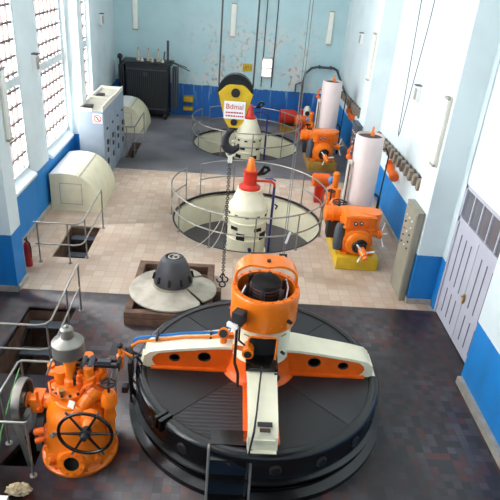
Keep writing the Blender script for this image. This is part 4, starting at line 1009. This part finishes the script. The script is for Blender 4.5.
obj('servo_cylinder', MB().turn((gx + .47, gy - .1, .3), (gx + .47, gy - .1, 1.2), [(.065, 0), (.065, .5), (.09, .52), (.09, .57), (.075, .6), (.075, .76), (.11, .78), (.11, .93), (.08, 1)], 24).box((gx + .4, gy - .05, .95), (.25, .12, .14), bev=.03), 'orange', t)
obj('stop_wheel', MB().torus((gx + .47, gy - .1, 1.36), .09, .016, 'z', 22, 6).cyl((gx + .47, gy - .1, 1.2), (gx + .47, gy - .1, 1.4), .018, n=8).box((gx + .47, gy - .1, 1.36), (.17, .02, .015)).box((gx + .47, gy - .1, 1.36), (.02, .17, .015)), 'dark', t)
obj('top_cylinder', MB().turn((gx - .02, gy + .25, 1.32), (gx + .42, gy + .25, 1.42), [(.07, 0), (.09, .1), (.09, .6), (.06, .62), (.06, 1)], 18).turn((gx + .18, gy + .05, 1.2), (gx + .18, gy + .05, 1.5), [(.1, 0), (.1, .5), (.07, .55), (.07, 1)], 18).turn((gx + .34, gy + .12, 1.2), (gx + .34, gy + .12, 1.46), [(.08, 0), (.08, .5), (.05, .55), (.05, 1)], 18), 'orange', t)
rg = MB()
for i in range(3): rg.cyl((gx + .02, gy - .08 + .09 * i, 1.28), (gx + .02, gy - .08 + .09 * i, 1.42), .02, n=8)
obj('stud', rg, 'dark', t)
obj('data_plate', MB().box((gx - .0, gy - .24, 1.08), (.09, .012, .1), (math.radians(-35), 0, math.radians(-20))), 'ivory', t)
obj('side_valve', MB().cyl((gx - .28, gy + .2, 1.25), (gx - .4, gy + .22, 1.25), .07).cyl((gx - .38, gy + .22, 1.2), (gx - .38, gy + .22, 1.36), .05), 'orange', t)
# lever frame
lz = 1.46
lv = MB().bx(gx - .06, gx + .58, gy + .08, gy + .105, lz, lz + .045).bx(gx - .06, gx + .58, gy + .2, gy + .225, lz, lz + .045).bx(gx + .55, gx + .59, gy + .08, gy + .225, lz - .04, lz + .1).bx(gx - .08, gx - .04, gy + .08, gy + .225, lz - .02, lz + .06)
le = obj('lever', lv, 'dark', t)
obj('link_rod', MB().cyl((gx + .56, gy + .08, lz), (gx + .54, gy - .04, 1.0), .012, n=8), 'steel', le)
obj('link_rod', MB().cyl((gx + .5, gy + .15, lz), (gx + .47, gy - .1, 1.3), .01, n=8), 'steel', le)
for x, r in ((.1, .035), (.2, .045)): obj('link_pin', MB().cyl((gx + x, gy + .04, lz + .02), (gx + x, gy + .26, lz + .02), r, n=12), 'grey_dark', le)
obj('link_block', MB().bx(gx + .28, gx + .46, gy + .12, gy + .19, lz, lz + .07), 'grey_dark', le)
obj('top_cock', MB().turn((gx + .56, gy + .3, 1.3), (gx + .56, gy + .3, 1.66), [(.04, 0), (.04, .4), (.055, .45), (.055, .6), (.028, .65), (.028, 1)], 14).cyl((gx + .56, gy + .3, 1.6), (gx + .72, gy + .3, 1.5), .022, n=10), 'orange', t)
obj('cock_knob', MB().sphere((gx + .56, gy + .3, 1.68), .045, n=12), 'dark', t)
# pendulum cap
cp = obj('pendulum_cap', MB().lathe([(.001, 1.66), (.2, 1.66), (.21, 1.67), (.21, 1.86), (.2, 1.875), (.11, 1.92), (.085, 1.935), (.08, 2.06), (.06, 2.09), (.001, 2.095)], (-1.98, 6.0, 0), 48), 'alu', t, sharp=20)
obj('cap_plug', MB().sphere((-1.98, 6.0, 2.1), .03, n=10), 'alu', cp)
obj('toggle_rod', MB().cyl((gx - .36, gy - .02, 1.38), (gx - .28, gy + .02, 1.6), .014, n=8).sphere((gx - .28, gy + .02, 1.6), .025, n=8), 'steel', t)
# green cable and rag on the floor
solo('green_cable', MB().tube([(-2.95, 5.5, .03), (-2.97, 5.8, .35), (-2.93, 6.25, .72), (-2.88, 6.5, .95)], .009, 6), 'green', 'thin green cable running over the guard rail at the near left', 'cable')
rag = MB(); rag.sphere((-2.52, 5.13, .05), 1., (.16, .1, .06), n=24)
random.seed(9)
for v in rag.bm.verts:
    k = 1 + random.uniform(-.22, .22); v.co.x = -2.52 + (v.co.x + 2.52) * k; v.co.y = 5.13 + (v.co.y - 5.13) * k; v.co.z = max(.004, v.co.z * (1 + random.uniform(-.3, .3)))
solo('rag', rag, 'cloth', 'crumpled beige rag on the tiles in the lower left corner', 'rag', sharp=60)

# ------------------------------------------------------------------ light, sky, camera
wd = bpy.data.worlds.new('daylight'); SC.world = wd; wd.use_nodes = True
bg = wd.node_tree.nodes['Background']; bg.inputs['Color'].default_value = (.92, .96, 1., 1); bg.inputs['Strength'].default_value = 1.5

cam = bpy.data.cameras.new('camera'); co_ = bpy.data.objects.new('camera', cam); COL.objects.link(co_)
cam.sensor_width = 36.; cam.lens = 558 * 36 / 500; cam.clip_end = 200
Rc = Matrix(((0.99712771, 0.05930055, 0.04711453), (-0.01431511, -0.46329507, 0.88608846), (0.07437346, -0.88421781, -0.46111545)))
m3 = Matrix((Rc.col[0], -Rc.col[1], -Rc.col[2])).transposed()
co_.matrix_world = Matrix.Translation((0, 0, 6.5)) @ m3.to_4x4()
SC.camera = co_
vs_ = SC.view_settings
vs_.view_transform = 'Standard'; vs_.look = 'None'; vs_.gamma = 1; vs_.use_curve_mapping = False; vs_.exposure = .6
